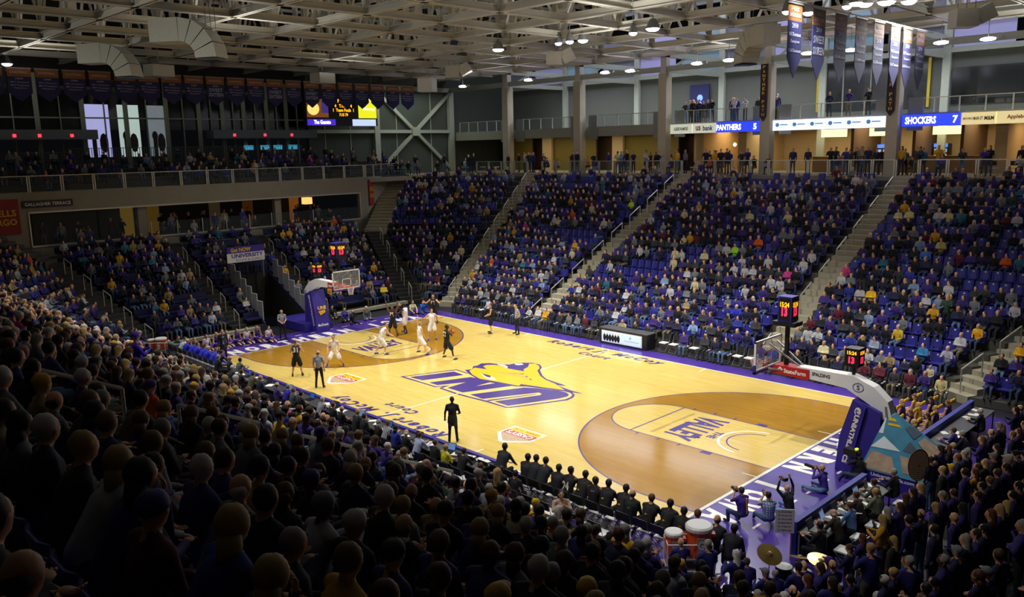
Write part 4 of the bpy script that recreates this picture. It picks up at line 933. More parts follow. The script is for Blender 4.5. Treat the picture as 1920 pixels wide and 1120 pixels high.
M_GLOW = mat('lamp_lens', 'ffffff', 0.3, emit='fff6f0', es=30, var=0); M_GLOWP = mat('lamp_lens_violet', 'ffffff', 0.3, emit='e6dcff', es=16, var=0)
for m_ in (M_GLOW, M_GLOWP): m_.cycles.emission_sampling = 'NONE'
LAMPS = [(934, 93, .34, 0), (1047, 81, .2, 1), (1068, 78, .22, 0), (1093, 76, .28, 0), (1187, 62, .22, 1), (1224, 54, .34, 0), (1475, 22, .2, 1), (1516, 24, .26, 1), (1588, 12, .2, 1), (1605, 6, .26, 0), (1622, 8, .3, 1), (1662, 4, .36, 0), (1704, 3, .3, 0),
         (13, 120, .3, 0)]
for i, (u, v, r, k) in enumerate(LAMPS):
    p = onz(u, v, 16.6); o = empty('flood_lamp', p, 0, '%s bright flood lamp under the roof counted from the left' % nth(i+1), 'lamp', 'flood lamps under the roof')
    MB().lathe([(r*0.4, 0.5), (r*0.7, 0.35), (r*1.1, 0.05), (r*1.15, 0.0)], n=14).obj('lamp_housing', M_GREYM, o); MB().ell((0, 0, 0.0), (r, r, 0.14), 14, 6).obj('lamp_lens', M_GLOWP if k else M_GLOW, o, smooth=True)
    MB().tube([(0, 0, 0.5), (0, 0, 0.95)], 0.03, 5).obj('hanger', M_GREYM, o)
for i, (u, v) in enumerate(((868, 162), (991, 150), (1135, 136), (1182, 133), (1307, 119), (1367, 113), (1515, 100), (1595, 94), (1765, 80), (1853, 73))):
    p = onz(u, v, 15.9); o = empty('bay_lamp', p, 0, '%s violet-white bay lamp above the far concourse from the left' % nth(i+1), 'lamp', 'bay lamps over the concourse')
    MB().ell((0, 0, 0), (0.42, 0.3, 0.1), 12, 6).obj('lamp_lens', M_GLOWP, o, smooth=True); MB().box(0.4, -0.1, -0.05, 0.75, 0.1, 0.1).tube([(0, 0, 0), (0, 0, 1.5)], 0.02, 4).obj('ballast', M_GREYM, o)
for i, (u, v) in enumerate(((993, 249), (1034, 246), (1135, 241), (1184, 239))):
    p = ony(u, v, 29.2); o = empty('soffit_lamp', p, 0, '%s small lamp under the mezzanine from the left' % nth(i+1), 'lamp', 'lamps under the mezzanine')
    MB().ell((0, 0, 0), (0.3, 0.2, 0.07), 10, 5).obj('lamp_lens', M_GLOWP, o, smooth=True); MB().box(-0.1, -0.1, 0, 0.1, 0.1, 0.15).obj('mount', M_GREYM, o)

# ------------------------------------------------------------------ banners
M_BO = mat('banner_orange', '8c5a28', 0.8); M_BN = mat('banner_navy', '232458', 0.8); M_BL = mat('banner_letter', 'a8aac0', 0.8, var=0)
def banner(o, w, h, tip, txts, hd):
    b = MB(); hw = w/2
    b.mi(0).box(-hw, -0.012, -hd, hw, 0.012, 0)
    V = [(-hw, y, -hd) for y in (-0.012, 0.012)]
    P = [(-hw, -hd), (hw, -hd), (hw, -h+tip), (0, -h), (-hw, -h+tip)]
    b.mi(1).add([(x, -0.012, z) for x, z in P]+[(x, 0.012, z) for x, z in P], [(4, 3, 2, 1, 0), (5, 6, 7, 8, 9)]+[(i, (i+1) % 5, 5+(i+1) % 5, 5+i) for i in range(5)])
    b.mi(2).box(-hw-0.03, -0.03, -0.03, hw+0.03, 0.03, 0.03)
    b.obj('banner_cloth', [M_BO, M_BN, M_GREYM], o)
    for t, z, tw, th in txts:
        fit_text(t, M_BL, (0, -0.02, -z), (1, 0, 0), (0, 0, 1), tw, th, o, bold=0.02, res=1); fit_text(t, M_BL, (0, 0.02, -z), (-1, 0, 0), (0, 0, 1), tw, th, o, bold=0.02, res=1)
yrs = '1968 1969 1979 1981 1989 1990 1994 1998 2004 2005 2006 2009 2010 2010 1962 1964 1974 1990 2001 2009 2011'.split()
proto = {}
for i in range(21):
    y = -12.6+i*1.53; sweet = i in (9, 12, 14)
    o = empty('championship_banner', (-30.0, y, 15.95), PI/2, ('navy pennant banner with large SWEET SIXTEEN, %s in the row' if sweet else 'navy and orange pennant banner, %s in the row below the roof') % nth(i+1), 'banner', 'pennant banners on the left end')
    kk = 'sweet' if sweet else 'plain'
    if kk not in proto:
        tx = [('BASKETBALL', 0.25, 0.95, 0.12), ('1999', 0.62, 0.4, 0.13)]+([('SWEET', 0.88, 1.0, 0.25), ('SIXTEEN', 1.2, 1.05, 0.25)] if sweet else [('MVC Champions', 0.83, 1.0, 0.1), ('MVC Tournament', 1.0, 1.0, 0.1), ('Champions', 1.17, 0.75, 0.1)])
        banner(o, 1.3, 1.95, 0.5, tx, 0.5); proto[kk] = list(o.children)
    else:
        for ch in proto[kk]: c = ch.copy(); COL.objects.link(c); c.parent = o
# hanging banner rod near the lamps
X0 = 12.4; zr0 = 15.45
o = tag(MB().tube([(X0, 0.6, zr0+0.06), (X0, 15.8, zr0+0.06)], 0.03, 6).obj('banner_rod', M_GREYM), 'thin steel rod carrying the eight hanging banners', 'rod')
us = [1492, 1537, 1578, 1616, 1649, 1680, 1703, 1727]
M_BO2 = mat('banner_orange_dark', '7c5030', 0.8)
for i, u in enumerate(us):
    y = onx(u, 60, X0).y if False else (_ray(u, 0.234*(u-1475)+2)*1.0)
    d = _ray(u, 0.234*(u-1475)+2); t = (X0-CAMP.x)/d.x; y = CAMP.y+d.y*t
    txt = [('MEN\'S', 0.2, 0.5, 0.14), ('BASKETBALL', 0.4, 0.8, 0.14), ('2010', 0.75, 0.45, 0.18)]+([('SWEET', 1.1, 0.85, 0.28), ('SIXTEEN', 1.5, 0.9, 0.28)] if i == 1 else [('MVC Tournament', 1.05, 0.85, 0.14), ('Champions', 1.3, 0.7, 0.14), ('NCAA Tournament', 1.6, 0.9, 0.13)])
    e = empty('hanging_banner', (X0, y, zr0), PI/2, 'navy pointed banner hanging from the rod, %s from the left%s' % (nth(i+1), ', reading SWEET SIXTEEN' if i == 1 else ''), 'banner', 'banners hanging from the steel rod')
    banner(e, 1.0, 2.55, 0.7, txt, 0.6)
# main scoreboard
sb = empty('scoreboard', (-34.2, 14.1, 14.4), PI/2-0.12, 'large dark scoreboard with lit video panels over the upper terrace', 'scoreboard')
MB().box(-3.3, -0.3, -1.6, 3.3, 0.2, 2.0).obj('cabinet', M_BLK, sb)
def scr(x0, z0, x1, z1, m, nm='screen_panel'): return MB().box(x0, -0.36, z0, x1, -0.31, z1).obj(nm, m, sb)
scr(-3.2, -0.9, -1.3, 0.55, mat('scr_brown', '7a4a20', 0.4, emit='7a4a20', es=0.8)); scr(-1.9, -0.55, -1.3, 0.5, mat('scr_navy', '2a2a90', 0.4, emit='2a2a90', es=0.8))
o = MB().lathe([(0.52, 0), (0.52, 0.03)], n=24).obj('basketball_picture', mat('scr_orange', 'ffd070', 0.4, emit='ffd070', es=1.2), sb); o.matrix_local = Matrix.Translation((-2.65, -0.37, -0.2)) @ Matrix.Rotation(PI/2, 4, 'X')
scr(1.5, -0.95, 3.2, 0.55, mat('scr_yellow', 'e6e61e', 0.4, emit='e8e820', es=1.0)); scr(-3.2, -1.55, -0.7, -1.05, mat('scr_violet', '4a30c8', 0.4, emit='4a30c8', es=0.9)); scr(0.9, -1.6, 3.1, -1.05, mat('scr_sky', 'c8dcff', 0.4, emit='c0d4ff', es=1.0, var=0.2, scale=1.5))
for x in (-3.0, -1.55, 2.35): MB().poly([(x-0.3, -0.37, 0.55), (x+0.3, -0.37, 0.55), (x+0.05, -0.37, 0.85), (x-0.05, -0.37, 0.85)][::1]).box(x-0.06, -0.4, 0.85, x+0.06, -0.36, 1.9).obj('white_pointer', mat('scr_white', 'ffffff', 0.4, emit='ffe8e8', es=1.3), sb)
M_AMB = mat('amber_digits', 'ffae20', 0.4, emit='ffa818', es=1.8, var=0)
for t, x, z, w, h in (('3', 0, 1.0, 0.2, 0.35), ('Period', 0, 0.45, 0.8, 0.3), ('4   T.O.L.   4', 0.1, 0.05, 1.6, 0.27), ('1  Team Fouls  1', 0.1, -0.3, 1.9, 0.27), ('7:15 79', 0.1, -0.68, 0.8, 0.25), ('1', 0, 1.45, 0.08, 0.22)):
    fit_text(t, M_AMB, (x, -0.33, z), (1, 0, 0), (0, 0, 1), w, h, sb, bold=0.03)
fit_text('The Gazette', M_LTW, (-1.9, -0.38, -1.28), (1, 0, 0), (0, 0, 1), 1.5, 0.32, sb, bold=0.02)
fit_text('Mercy', M_LTW, (2.5, -0.38, -0.2), (1, 0, 0), (0, 0, 1), 1.1, 0.25, sb)
for x in (-3, -1, 1, 3): MB().tube([(x, 0, 2.0), (x, 0, 5.6)], 0.03, 5).obj('hanger_cable', M_GREYM, sb)
# ------------------------------------------------------------------ basket stanchions
def side(b, P, y0, y1):
    n = len(P); b.add([(x, y0, z) for x, z in P]+[(x, y1, z) for x, z in P], [tuple(range(n)), tuple(range(n, 2*n))[::-1]]+[(i, n+i, n+(i+1) % n, (i+1) % n) for i in range(n)])
    return b
def basket(s):
    e = empty('basket_stanchion', (0, 0, 0), 0 if s > 0 else PI, ('tall purple padded basket stanchion with white boom at the right end of the court' if s > 0 else 'tall purple padded basket stanchion with white boom at the left end of the court'), 'basketball hoop')
    X = 13.106
    # base with padding
    b = MB(); P = [(15.75, 0.0), (18.9, 0.0), (18.9, 0.55), (17.35, 1.0), (17.2, 2.3), (16.35, 2.45), (16.1, 1.2)]
    MB().box(16.4, -0.95, 0.02, 19.7, 0.95, 0.5).obj('base_skirt', M_PAD, e)
    side(MB(), [(16.3, 0.3), (17.3, 0.3), (17.2, 2.2), (16.6, 2.4)], -0.36, 0.36).obj('column_pad', M_PAD, e)
    side(MB(), [(15.88, 0.02), (16.32, 0.02), (16.78, 2.3), (16.35, 2.5), (15.98, 1.2)], -0.46, 0.46).obj('front_pad', M_PAD, e)
    # boom: white tapered beam with a bend
    b = MB(); P = [(14.3, 2.85), (16.0, 2.75), (16.8, 2.35), (17.25, 1.95), (17.5, 2.05), (17.35, 2.55), (16.9, 2.95), (16.2, 3.2), (14.3, 3.18)]
    side(b, P, -0.2, 0.2).obj('boom', M_WHT, e)
    o = side(MB(), [(13.35, 2.82), (14.75, 2.78), (14.75, 3.14), (13.5, 3.12)], -0.24, 0.24).obj('sponsor_sleeve', M_REDP, e)
    yv = -0.245*s; xd = (1, 0, 0)
    fit_text('StateFarm', M_WHITE, (14.25, -0.25, 2.97), (1, 0, 0), (0, 0, 1), 0.8, 0.15, e, bold=0.03); fit_text('StateFarm', M_WHITE, (14.25, 0.25, 2.97), (-1, 0, 0), (0, 0, 1), 0.8, 0.15, e, bold=0.03)
    for yy, xx in ((-0.25, (1, 0, 0)), (0.25, (-1, 0, 0))):
        for k in range(3): MB().ell((13.72+(0.05*(k-1)), yy, 3.0+0.05*(k == 1)), (0.045, 0.008, 0.035), 8, 4).obj('ball_mark', M_WHITE, e)
    fit_text('SPALDING', M_BLK, (15.15, -0.21, 3.03), (1, 0, 0), (-0.0, 0, 1), 0.62, 0.12, e, bold=0.02)
    fit_text('S', M_LTB, (16.4, -0.21, 2.85), (1, 0, 0), (0, 0, 1), 0.1, 0.16, e); b = MB(); stroke(b, [(16.4+0.17*math.cos(t*PI/10), 2.85+0.14*math.sin(t*PI/10)) for t in range(21)], 0.02, 0)
    me = b.mesh('ring_mark', M_LTB); me.transform(Matrix(((1, 0, 0, 0), (0, 0, 1, -0.212), (0, 1, 0, 0), (0, 0, 0, 1)))); inst('ring_mark', me, parent=e)
    b = MB()
    for y in (-0.28, 0.28): b.bar((13.3, y, 3.85), (14.4, y*0.4, 3.15), 0.05, 0.05).bar((13.3, y, 2.95), (14.3, y*0.5, 3.0), 0.06, 0.06).bar((17.3, y*0.7, 2.4), (17.55, y*0.7, 0.7), 0.06, 0.06)
    b.obj('brace_arms', M_GREYM, e)
    # backboard
    g = MB().box(X, -0.915, 2.9, X+0.03, 0.915, 3.97).obj('backboard', glass('board_glass', 'd8e8e8', 0.14), e)
    b = MB(); x0, x1 = X-0.02, X+0.05
    for (y0, y1, z0, z1) in ((-0.915, 0.915, 2.9, 2.96), (-0.915, 0.915, 3.91, 3.97), (-0.915, -0.865, 2.9, 3.97), (0.865, 0.915, 2.9, 3.97), (-0.305, 0.305, 3.05, 3.1), (-0.305, 0.305, 3.46, 3.51), (-0.305, -0.255, 3.05, 3.51), (0.255, 0.305, 3.05, 3.51)):
        if abs(y0) > 0.5 or y1 > 0.5: b.box(x0, y0, z0, x1, y1, z1)
        else: b.box(X-0.01, y0, z0, X+0.0, y1, z1)
    b.obj('board_frame', M_WHT, g); MB().box(x0-0.01, -0.96, 2.83, x1+0.01, 0.96, 2.91).box(x0-0.01, -0.96, 2.85, x1+0.01, -0.9, 3.15).box(x0-0.01, 0.9, 2.85, x1+0.01, 0.96, 3.15).obj('edge_padding', M_PAD, g)
    b = MB(); R = 0.2286; cx = 12.72
    b.tube([(cx+R*math.cos(t*PI/12), R*math.sin(t*PI/12), 3.05) for t in range(25)], 0.012, 5); b.box(cx+R, -0.06, 3.0, X, 0.06, 3.06)
    b.obj('rim', mat('rim_orange', 'd8481c', 0.4), e)
    b = MB(); n = 12
    for k in range(n):
        for dd in (-1, 1):
            pts = [(cx+r*math.cos(2*PI*(k+dd*j*0.5)/n), r*math.sin(2*PI*(k+dd*j*0.5)/n), 3.04-0.11*j) for j, r in enumerate((0.225, 0.18, 0.15, 0.13, 0.12))]; b.tube(pts, 0.006, 3, False)
    b.obj('net', M_WHT, e)
    # mast with shot clock, and second clock on the boom
    MB().box(13.75, -0.06, 3.1, 13.87, 0.06, 4.6).box(13.4, -0.3, 4.52, 14.2, 0.3, 4.66).obj('clock_mast', M_BLK, e)
    for (cx_, cz, w, h, dims) in ((13.8, 5.1, 0.5 if s > 0 else 0.66, 0.86, 1), (16.15, 3.8, 0.46, 0.6, 2)):
        ck = MB().mi(0).box(cx_-w/2, -w/2, cz-h/2, cx_+w/2, w/2, cz+h/2).obj('shot_clock', M_PAD if dims == 1 else M_BLK, e)
        if dims == 2: MB().box(cx_-0.04, -0.04, 3.15, cx_+0.04, 0.04, 3.5).obj('clock_post', M_BLK, e)
        f = w/2+0.005
        for (ox, oy, xd) in ((-f, 0, (0, -1, 0)), (f, 0, (0, 1, 0)), (0, -f, (1, 0, 0)), (0, f, (-1, 0, 0))):
            X_ = Vector(xd); N = X_.cross(Vector((0, 0, 1))); c0 = Vector((cx_+ox, oy, cz))
            pb = MB(); hw = w/2-0.04; hh = h/2-0.04
            pb.poly([c0-X_*hw-Vector((0, 0, hh)), c0+X_*hw-Vector((0, 0, hh)), c0+X_*hw+Vector((0, 0, hh)), c0-X_*hw+Vector((0, 0, hh))]).obj('clock_face', M_BLK, ck)
            fit_text('15:24', M_AMB, c0+N*0.006+Vector((0, 0, 0.16)), xd, (0, 0, 1), w*0.66, h*0.2, ck, bold=0.03); fit_text('13', M_LEDR, c0+N*0.006-Vector((0, 0, 0.08)), xd, (0, 0, 1), w*0.42, h*0.38, ck, bold=0.05)
    if s > 0:
        dn = Vector((-0.21, 0, -1)).normalized()
        fit_text('@UNIATHLETICS', M_WHITE, (16.36, -0.47, 1.3), dn, Vector((1, 0, -0.21)), 2.0, 0.21, e, bold=0.05)
        pic = [mat('picture_teal', '2a7a9a', 0.5, var=0.5, scale=3), mat('picture_tan', 'a08870', 0.5, var=0.6, scale=5), mat('picture_pale', 'c8d4d8', 0.5, var=0.1), mat('picture_dark', '3a4a58', 0.5, var=0.5, scale=4), M_GOLDP]
        A_, B_, C_, D_ = (17.35, -0.16, 2.15), (17.5, -0.16, 2.15), (17.5, 0.16, 2.15), (17.35, 0.16, 2.15); E_, F_, G_, H_ = (16.9, -0.97, 0.5), (19.6, -0.97, 0.5), (19.6, 0.97, 0.5), (16.9, 0.97, 0.5)
        b = MB(); b.mi(0).add([A_, B_, C_, D_, E_, F_, G_, H_], [(0, 1, 2, 3), (4, 5, 1, 0), (5, 6, 2, 1), (6, 7, 3, 2), (7, 4, 0, 3)])
        sidep = lambda u, v, off=0.012: tuple(Vector(E_).lerp(Vector(F_), u).lerp(Vector(A_).lerp(Vector(B_), u), v)+Vector((0, -off, off)))
        backp = lambda u, v, off=0.012: tuple(Vector(F_).lerp(Vector(G_), u).lerp(Vector(B_).lerp(Vector(C_), u), v)+Vector((off, 0, off)))
        for k, fn, P in ((1, sidep, [(.02, .02), (.42, .02), (.38, .3), (.05, .34)]), (2, sidep, [(.0, .4), (.55, .42), (.2, .62)]), (1, sidep, [(.5, .08), (.92, .1), (.85, .34), (.52, .36)]), (3, sidep, [(.6, .45), (.95, .4), (.9, .62)]), (2, sidep, [(.02, .66), (.16, .66), (.1, .95), (.02, .95)]),
                         (4, sidep, [(.3, .9), (.95, .9), (.95, .95), (.3, .95)]), (4, sidep, [(.3, .82), (.95, .82), (.95, .86), (.3, .86)]), (2, backp, [(.05, .05), (.9, .05), (.5, .3)]), (1, backp, [(.1, .35), (.9, .35), (.8, .6), (.2, .6)]), (3, backp, [(.1, .65), (.9, .65), (.8, .8), (.2, .8)])):
            b.mi(k).poly([fn(*q) for q in P])
        b.obj('picture_wrap', pic, e)
        fit_text('UniversityHills.com', M_WHITE, (17.9, -0.96, 0.38), (1, 0, 0), (0, 0, 1), 1.3, 0.15, e, bold=0.02)
    else:
        fit_text('UNI', M_GOLDP, (15.94, 0, 1.45), (0, -1, 0), (0.2, 0, 1), 0.55, 0.22, e, bold=0.05)
        MB().add([(15.93, 0.25, 1.25), (15.93, 0.1, 1.0), (15.93, -0.25, 1.15), (15.96, -0.2, 1.32)], [(0, 3, 2, 1)]).obj('gold_emblem', M_GOLDP, e)
        fit_text('MedTrends', M_WHITE, (15.86, 0, 0.42), (0, -1, 0), (0.08, 0, 1), 0.7, 0.16, e, bold=0.02)
        fit_text('@UNIATHLETICS', M_WHITE, (16.36, 0.47, 1.3), Vector((-0.21, 0, -1)), Vector((-1, 0, 0.21)), 1.9, 0.2, e, bold=0.02)
    return e
M_LEDR = mat('red_digits', 'ff2848', 0.4, emit='ff2848', es=2.2, var=0)
basket(1); basket(-1)

# ------------------------------------------------------------------ tables, benches, equipment
o = empty('scorer_table', (0.05, 8.62, 0), 0.0, 'black scorer table with a lit advertising front at midcourt on the far side', 'table')
MB().box(-1.55, 0, 0, 1.6, 0.75, 0.82).obj('table_body', M_BLK, o)
MB().mi(0).box(-1.42, -0.03, 0.1, 1.3, 0, 0.74).mi(1).box(-1.36, -0.04, 0.14, 1.24, -0.03, 0.7).obj('advert_panel', [M_WHT, mat('ad_glow', 'c6dce8', 0.4, emit='c6dce8', es=0.4, var=0.1, scale=1)], o)
b = MB()
for i in range(6): b.ell((-1.2+0.19*i, -0.05, 0.36), (0.1, 0.012, 0.2), 8, 5)
b.obj('suited_figures_picture', M_BLK, o)
b = MB()
for i in range(6): b.ell((-1.2+0.19*i, -0.055, 0.58), (0.035, 0.01, 0.045), 8, 5)
b.obj('faces_picture', mat('face_tan', 'c8a088'), o)
fit_text('O', M_LTB, (0.55, -0.05, 0.52), (1, 0, 0), (0, 0, 1), 0.12, 0.12, o); fit_text('Financial Planning Services', mat('ad_grey', '7a8a98'), (0.65, -0.05, 0.34), (1, 0, 0), (0, 0, 1), 0.95, 0.06, o)
MB().box(-1.6, -0.05, 0.82, 1.65, 0.8, 0.87).obj('table_top', mat('dark_grey_top', '3a3a3c', 0.5), o)
def laptop(p, rz, lab, scr_='2a5ab0'):
    e = empty('laptop', p, rz, lab, 'laptop', 'laptops on the media tables'); MB().box(-0.17, -0.12, 0, 0.17, 0.12, 0.02).obj('keyboard_base', M_BLK, e)
    MB().mi(0).add([(-0.17, 0.12, 0.02), (0.17, 0.12, 0.02), (0.17, 0.2, 0.25), (-0.17, 0.2, 0.25), (-0.17, 0.13, 0.02), (0.17, 0.13, 0.02), (0.17, 0.21, 0.25), (-0.17, 0.21, 0.25)], [(0, 1, 2, 3), (7, 6, 5, 4), (3, 2, 6, 7), (0, 3, 7, 4), (1, 5, 6, 2)]).mi(1).add([(-0.15, 0.122, 0.04), (0.15, 0.122, 0.04), (0.15, 0.192, 0.235), (-0.15, 0.192, 0.235)], [(0, 1, 2, 3)]).obj('screen', [M_BLK, mat('screen_'+scr_, scr_, 0.4, emit=scr_, es=0.35, var=0.2, scale=6)], e)
PAPER = MB().box(-0.11, -0.15, 0, 0.11, 0.15, 0.004).mesh('paper_sheet', M_PAPER)
def sheets(rng, n, x0, x1, y0, y1, z, where):
    P = sorted([(x0+(x1-x0)*rng.random(), y0+(y1-y0)*rng.random()) for _ in range(n)], key=lambda q: q[0] if x1-x0 > 3 else q[1])
    for i, (x, y) in enumerate(P):
        tag(inst('paper_sheet', PAPER, (x, y, z+0.001*i), rng.random()*3), '%s white paper sheet %s on the %s' % (nth(i+1), 'from the left end' if x1-x0 > 3 else 'from the near end', where), 'paper', 'paper sheets on the %s' % where)
rg = random.Random(11)
def presstable(x0, x1, y, face, label, wall=M_PAD, h=0.98):
    """long table: padded front board on the court side"""
    e = empty('press_table', ((x0+x1)/2, y, 0), 0, label, 'table'); hw = (x1-x0)/2
    MB().box(-hw, 0.0, 0.0, hw, 0.16, h).obj('padded_front', wall, e); MB().box(-hw, -0.72, 0.70, hw, 0.0, 0.74).obj('table_top', mat('dark_grey_top'), e)
    n = int((x1-x0)/1.8)+1
    for i in range(n+1):
        for yy in (-0.68, -0.06): MB().box(-0.02, -0.02, 0, 0.02, 0.02, 0.7).obj('leg', M_GREYM, e, (-hw+0.05+(2*hw-0.1)*i/n, yy, 0))
    return e
presstable(-8.6, 8.6, -8.93, 1, 'long press table with a purple padded front along the near sideline', h=0.8)
for i in range(9): laptop((-7.3+1.75*i, -9.28, 0.74), 0.1*(i % 3), '%s open laptop from the left on the near press table' % nth(i+1), ('2a5ab0', '20242c', '6a90c8')[i % 3])
sheets(rg, 26, -8.3, 8.3, -9.5, -9.05, 0.742, 'near press table')
for (y0, y1, nm) in ((-6.9, -2.5, 'nearer'), (2.1, 7.2, 'farther')):
    e = presstable(y0, y1, 0, 1, '%s media table with blue padded front behind the right baseline' % nm, M_PADR); e.location = (17.75, (y0+y1)/2, 0); e.rotation_euler = (0, 0, PI/2)
for i in range(6):
    y = -6.5+0.7*i; laptop((18.08, y, 0.74), PI/2+0.15*(i % 2), '%s open laptop from the near end of the right media table' % nth(i+1), ('20242c', '88a8d8', '20242c')[i % 3])
sheets(rg, 14, 17.9, 18.4, -6.7, -2.7, 0.742, 'right media table'); sheets(rg, 9, 17.9, 18.4, 2.4, 6.9, 0.742, 'farther media table')
# folding chairs
FC = None
def folding_chair(p, rz, label, group, cover=None, pad=True):
    global FC
    if FC is None:
        f = MB()
        for s in (-0.2, 0.2): f.tube([(s, -0.28, 0.85), (s, -0.16, 0.45), (s, 0.22, 0.0)], 0.012, 4); f.tube([(s, 0.18, 0.44), (s, -0.26, 0.0)], 0.012, 4)
        f.tube([(-0.2, 0.2, 0.02), (0.2, 0.2, 0.02)], 0.01, 4)
        FC = (f.mesh('frame', M_GREYM), MB().box(-0.2, -0.17, 0.43, 0.2, 0.2, 0.47).mesh('seat', M_WHT), MB().add([(-0.21, -0.24, 0.62), (0.21, -0.24, 0.62), (0.21, -0.3, 0.88), (-0.21, -0.3, 0.88), (-0.21, -0.27, 0.62), (0.21, -0.27, 0.62), (0.21, -0.33, 0.88), (-0.21, -0.33, 0.88)],
              [(3, 2, 1, 0), (4, 5, 6, 7), (2, 3, 7, 6), (0, 4, 7, 3), (2, 6, 5, 1), (0, 1, 5, 4)]).mesh('backrest', M_BLK), MB().box(-0.24, -0.34, 0.45, 0.24, -0.26, 1.02).box(-0.24, -0.3, 0.3, 0.24, 0.2, 0.5).mesh('cloth_cover', mat('royal_cover', '2a34d0', 0.7)))
    e = empty('folding_chair', p, rz, label, 'chair', group)
    inst('frame', FC[0], parent=e); inst('seat', FC[1], parent=e); inst('backrest', FC[2], parent=e)
    if cover: inst('cloth_cover', FC[3], parent=e)
    return e
SITF = 0.0
bench_x = [7.25+0.56*i for i in range(15)]
for i, x in enumerate(bench_x):
    folding_chair((x, -9.0, 0), 0, '%s black folding chair from the left in the visiting bench row' % nth(i+1), 'folding chairs of the visiting bench')
for i in range(13):
    x = 6.3+0.62*i; folding_chair((x, -9.95, 0), 0, '%s empty white-seated folding chair from the left behind the visiting bench' % nth(i+1), 'empty folding chairs behind the bench')
for i in range(9):
    x = -15.9+0.6*i; folding_chair((x, -8.95, 0), 0, '%s folding chair from the left in the home bench row' % nth(i+1), 'folding chairs of the home bench')
for i in range(16):
    x = -16.0+0.6*i; folding_chair((x, -9.9, 0), 0, '%s folding chair from the left behind the home bench' % nth(i+1), 'folding chairs behind the home bench')
for i in range(15):
    folding_chair((-8.0+1.12*i, -9.88, 0), 0, '%s folding chair from the left at the near press table' % nth(i+1), 'folding chairs at the press table')
for i, x in enumerate([-14.2+0.62*i for i in range(20)]+[2.3+0.62*i for i in range(23)]):
    folding_chair((x, 9.25, 0), PI, '%s white-seated folding chair from the left in the far courtside row' % nth(i+1), 'folding chairs of the far courtside row')
for i in range(5): folding_chair((18.85, -6.5+0.95*i, 0), PI/2, '%s folding chair from the near end behind the right media table' % nth(i+1), 'folding chairs at the right media table')
for i in range(9):
    u = (905, 870, 960, 930, 1085, 1180, 1220, 1300, 1400)[i]; p = ony(u, 305, 28.6); folding_chair((p.x, 28.6, 8.5), 0.2, 'white folding chair on the far concourse, %s from the left' % nth(i+1), 'folding chairs on the concourse')
for i in range(5):
    folding_chair((11.9+1.1*i, 28.4, 8.5), 0.1*i, 'white folding chair near the brick wall on the concourse, %s from the left' % nth(i+1), 'folding chairs on the concourse')
# drink coolers on carts
M_OR = mat('orange_plastic', 'e2561c', 0.4)
def cooler(p, r, h, label, text_=True):
    e = empty('drink_cooler', p, 0.75, label, 'cooler'); 
    MB().lathe([(r*0.82, 0), (r*0.86, h*0.1), (r*0.93, h*0.75), (r, h*0.8), (r, h*0.86)], n=18).obj('barrel', M_OR, e, smooth=False)
    MB().lathe([(r*1.04, h*0.86), (r*1.04, h*0.95), (r*0.9, h)], n=18).obj('lid', M_WHT, e); MB().box(-0.03, -r-0.06, h*0.12, 0.03, -r*0.8, h*0.2).obj('tap', M_WHT, e)
    for s in (-1, 1): MB().box(s*r*0.95-0.03, -0.09, h*0.62, s*r*0.95+0.05*s+0.03, 0.09, h*0.72).obj('handle', M_OR, e)
    MB().box(-r*0.28, -r*0.97, h*0.15, r*0.28, -r*0.86, h*0.7).obj('label_patch', mat('grey_patch', 'a8a098'), e)
    fit_text('G', M_WHT, (0, -r*1.0, h*0.48), (1, 0, 0), (0, 0, 1), r*0.5, h*0.3, e, bold=0.05)
def cart(p, rz, label):
    e = empty('equipment_cart', p, rz, label, 'cart'); b = MB()
    for x in (-0.55, 0.55):
        for y in (-0.3, 0.3): b.tube([(x, y, 0), (x, y, 0.95)], 0.02, 5)
    for z in (0.25, 0.95):
        for y in (-0.3, 0.3): b.tube([(-0.55, y, z), (0.55, y, z)], 0.02, 5)
        for x in (-0.55, 0.55): b.tube([(x, -0.3, z), (x, 0.3, z)], 0.02, 5)
    b.obj('cart_frame', M_WHT, e)
    MB().box(-0.55, -0.3, 0.24, 0.55, 0.3, 0.27).box(-0.55, -0.3, 0.52, 0.55, 0.3, 0.55).obj('shelf', M_GREYM, e)
pc = onz(1290, 1040, 0.55); cart((pc.x, pc.y, 0), 0.75, 'white tube cart carrying the two large orange coolers by the visiting bench')
D = Vector((math.cos(0.75), math.sin(0.75), 0))
q = pc+D*0.26; cooler((q.x, q.y, 0.55), 0.33, 0.82, 'larger orange drink cooler with a white lid on the cart at bottom right'); q = pc-D*0.36; cooler((q.x, q.y, 0.55), 0.23, 0.64, 'smaller orange drink cooler with a white lid on the cart at bottom right')
pc = onz(296, 655, 0.55); cart((pc.x, pc.y, 0), 0.75, 'white tube cart with orange cooler at the end of the home bench')
q = pc+D*0.2; cooler((q.x, q.y, 0.55), 0.3, 0.62, 'large orange drink cooler at the end of the home bench'); q = pc-D*0.3; cooler((q.x, q.y, 0.55), 0.2, 0.55, 'small orange drink cooler at the end of the home bench')
b = MB().box(-0.45, -0.35, 0, 0.45, 0.35, 0.9); q = pc+D*1.1; tag(b.obj('storage_bin', mat('grey_bin', '6c7478', 0.6), None, (q.x, q.y, 0)), 'grey storage bin beside the orange coolers at the home bench', 'bin')
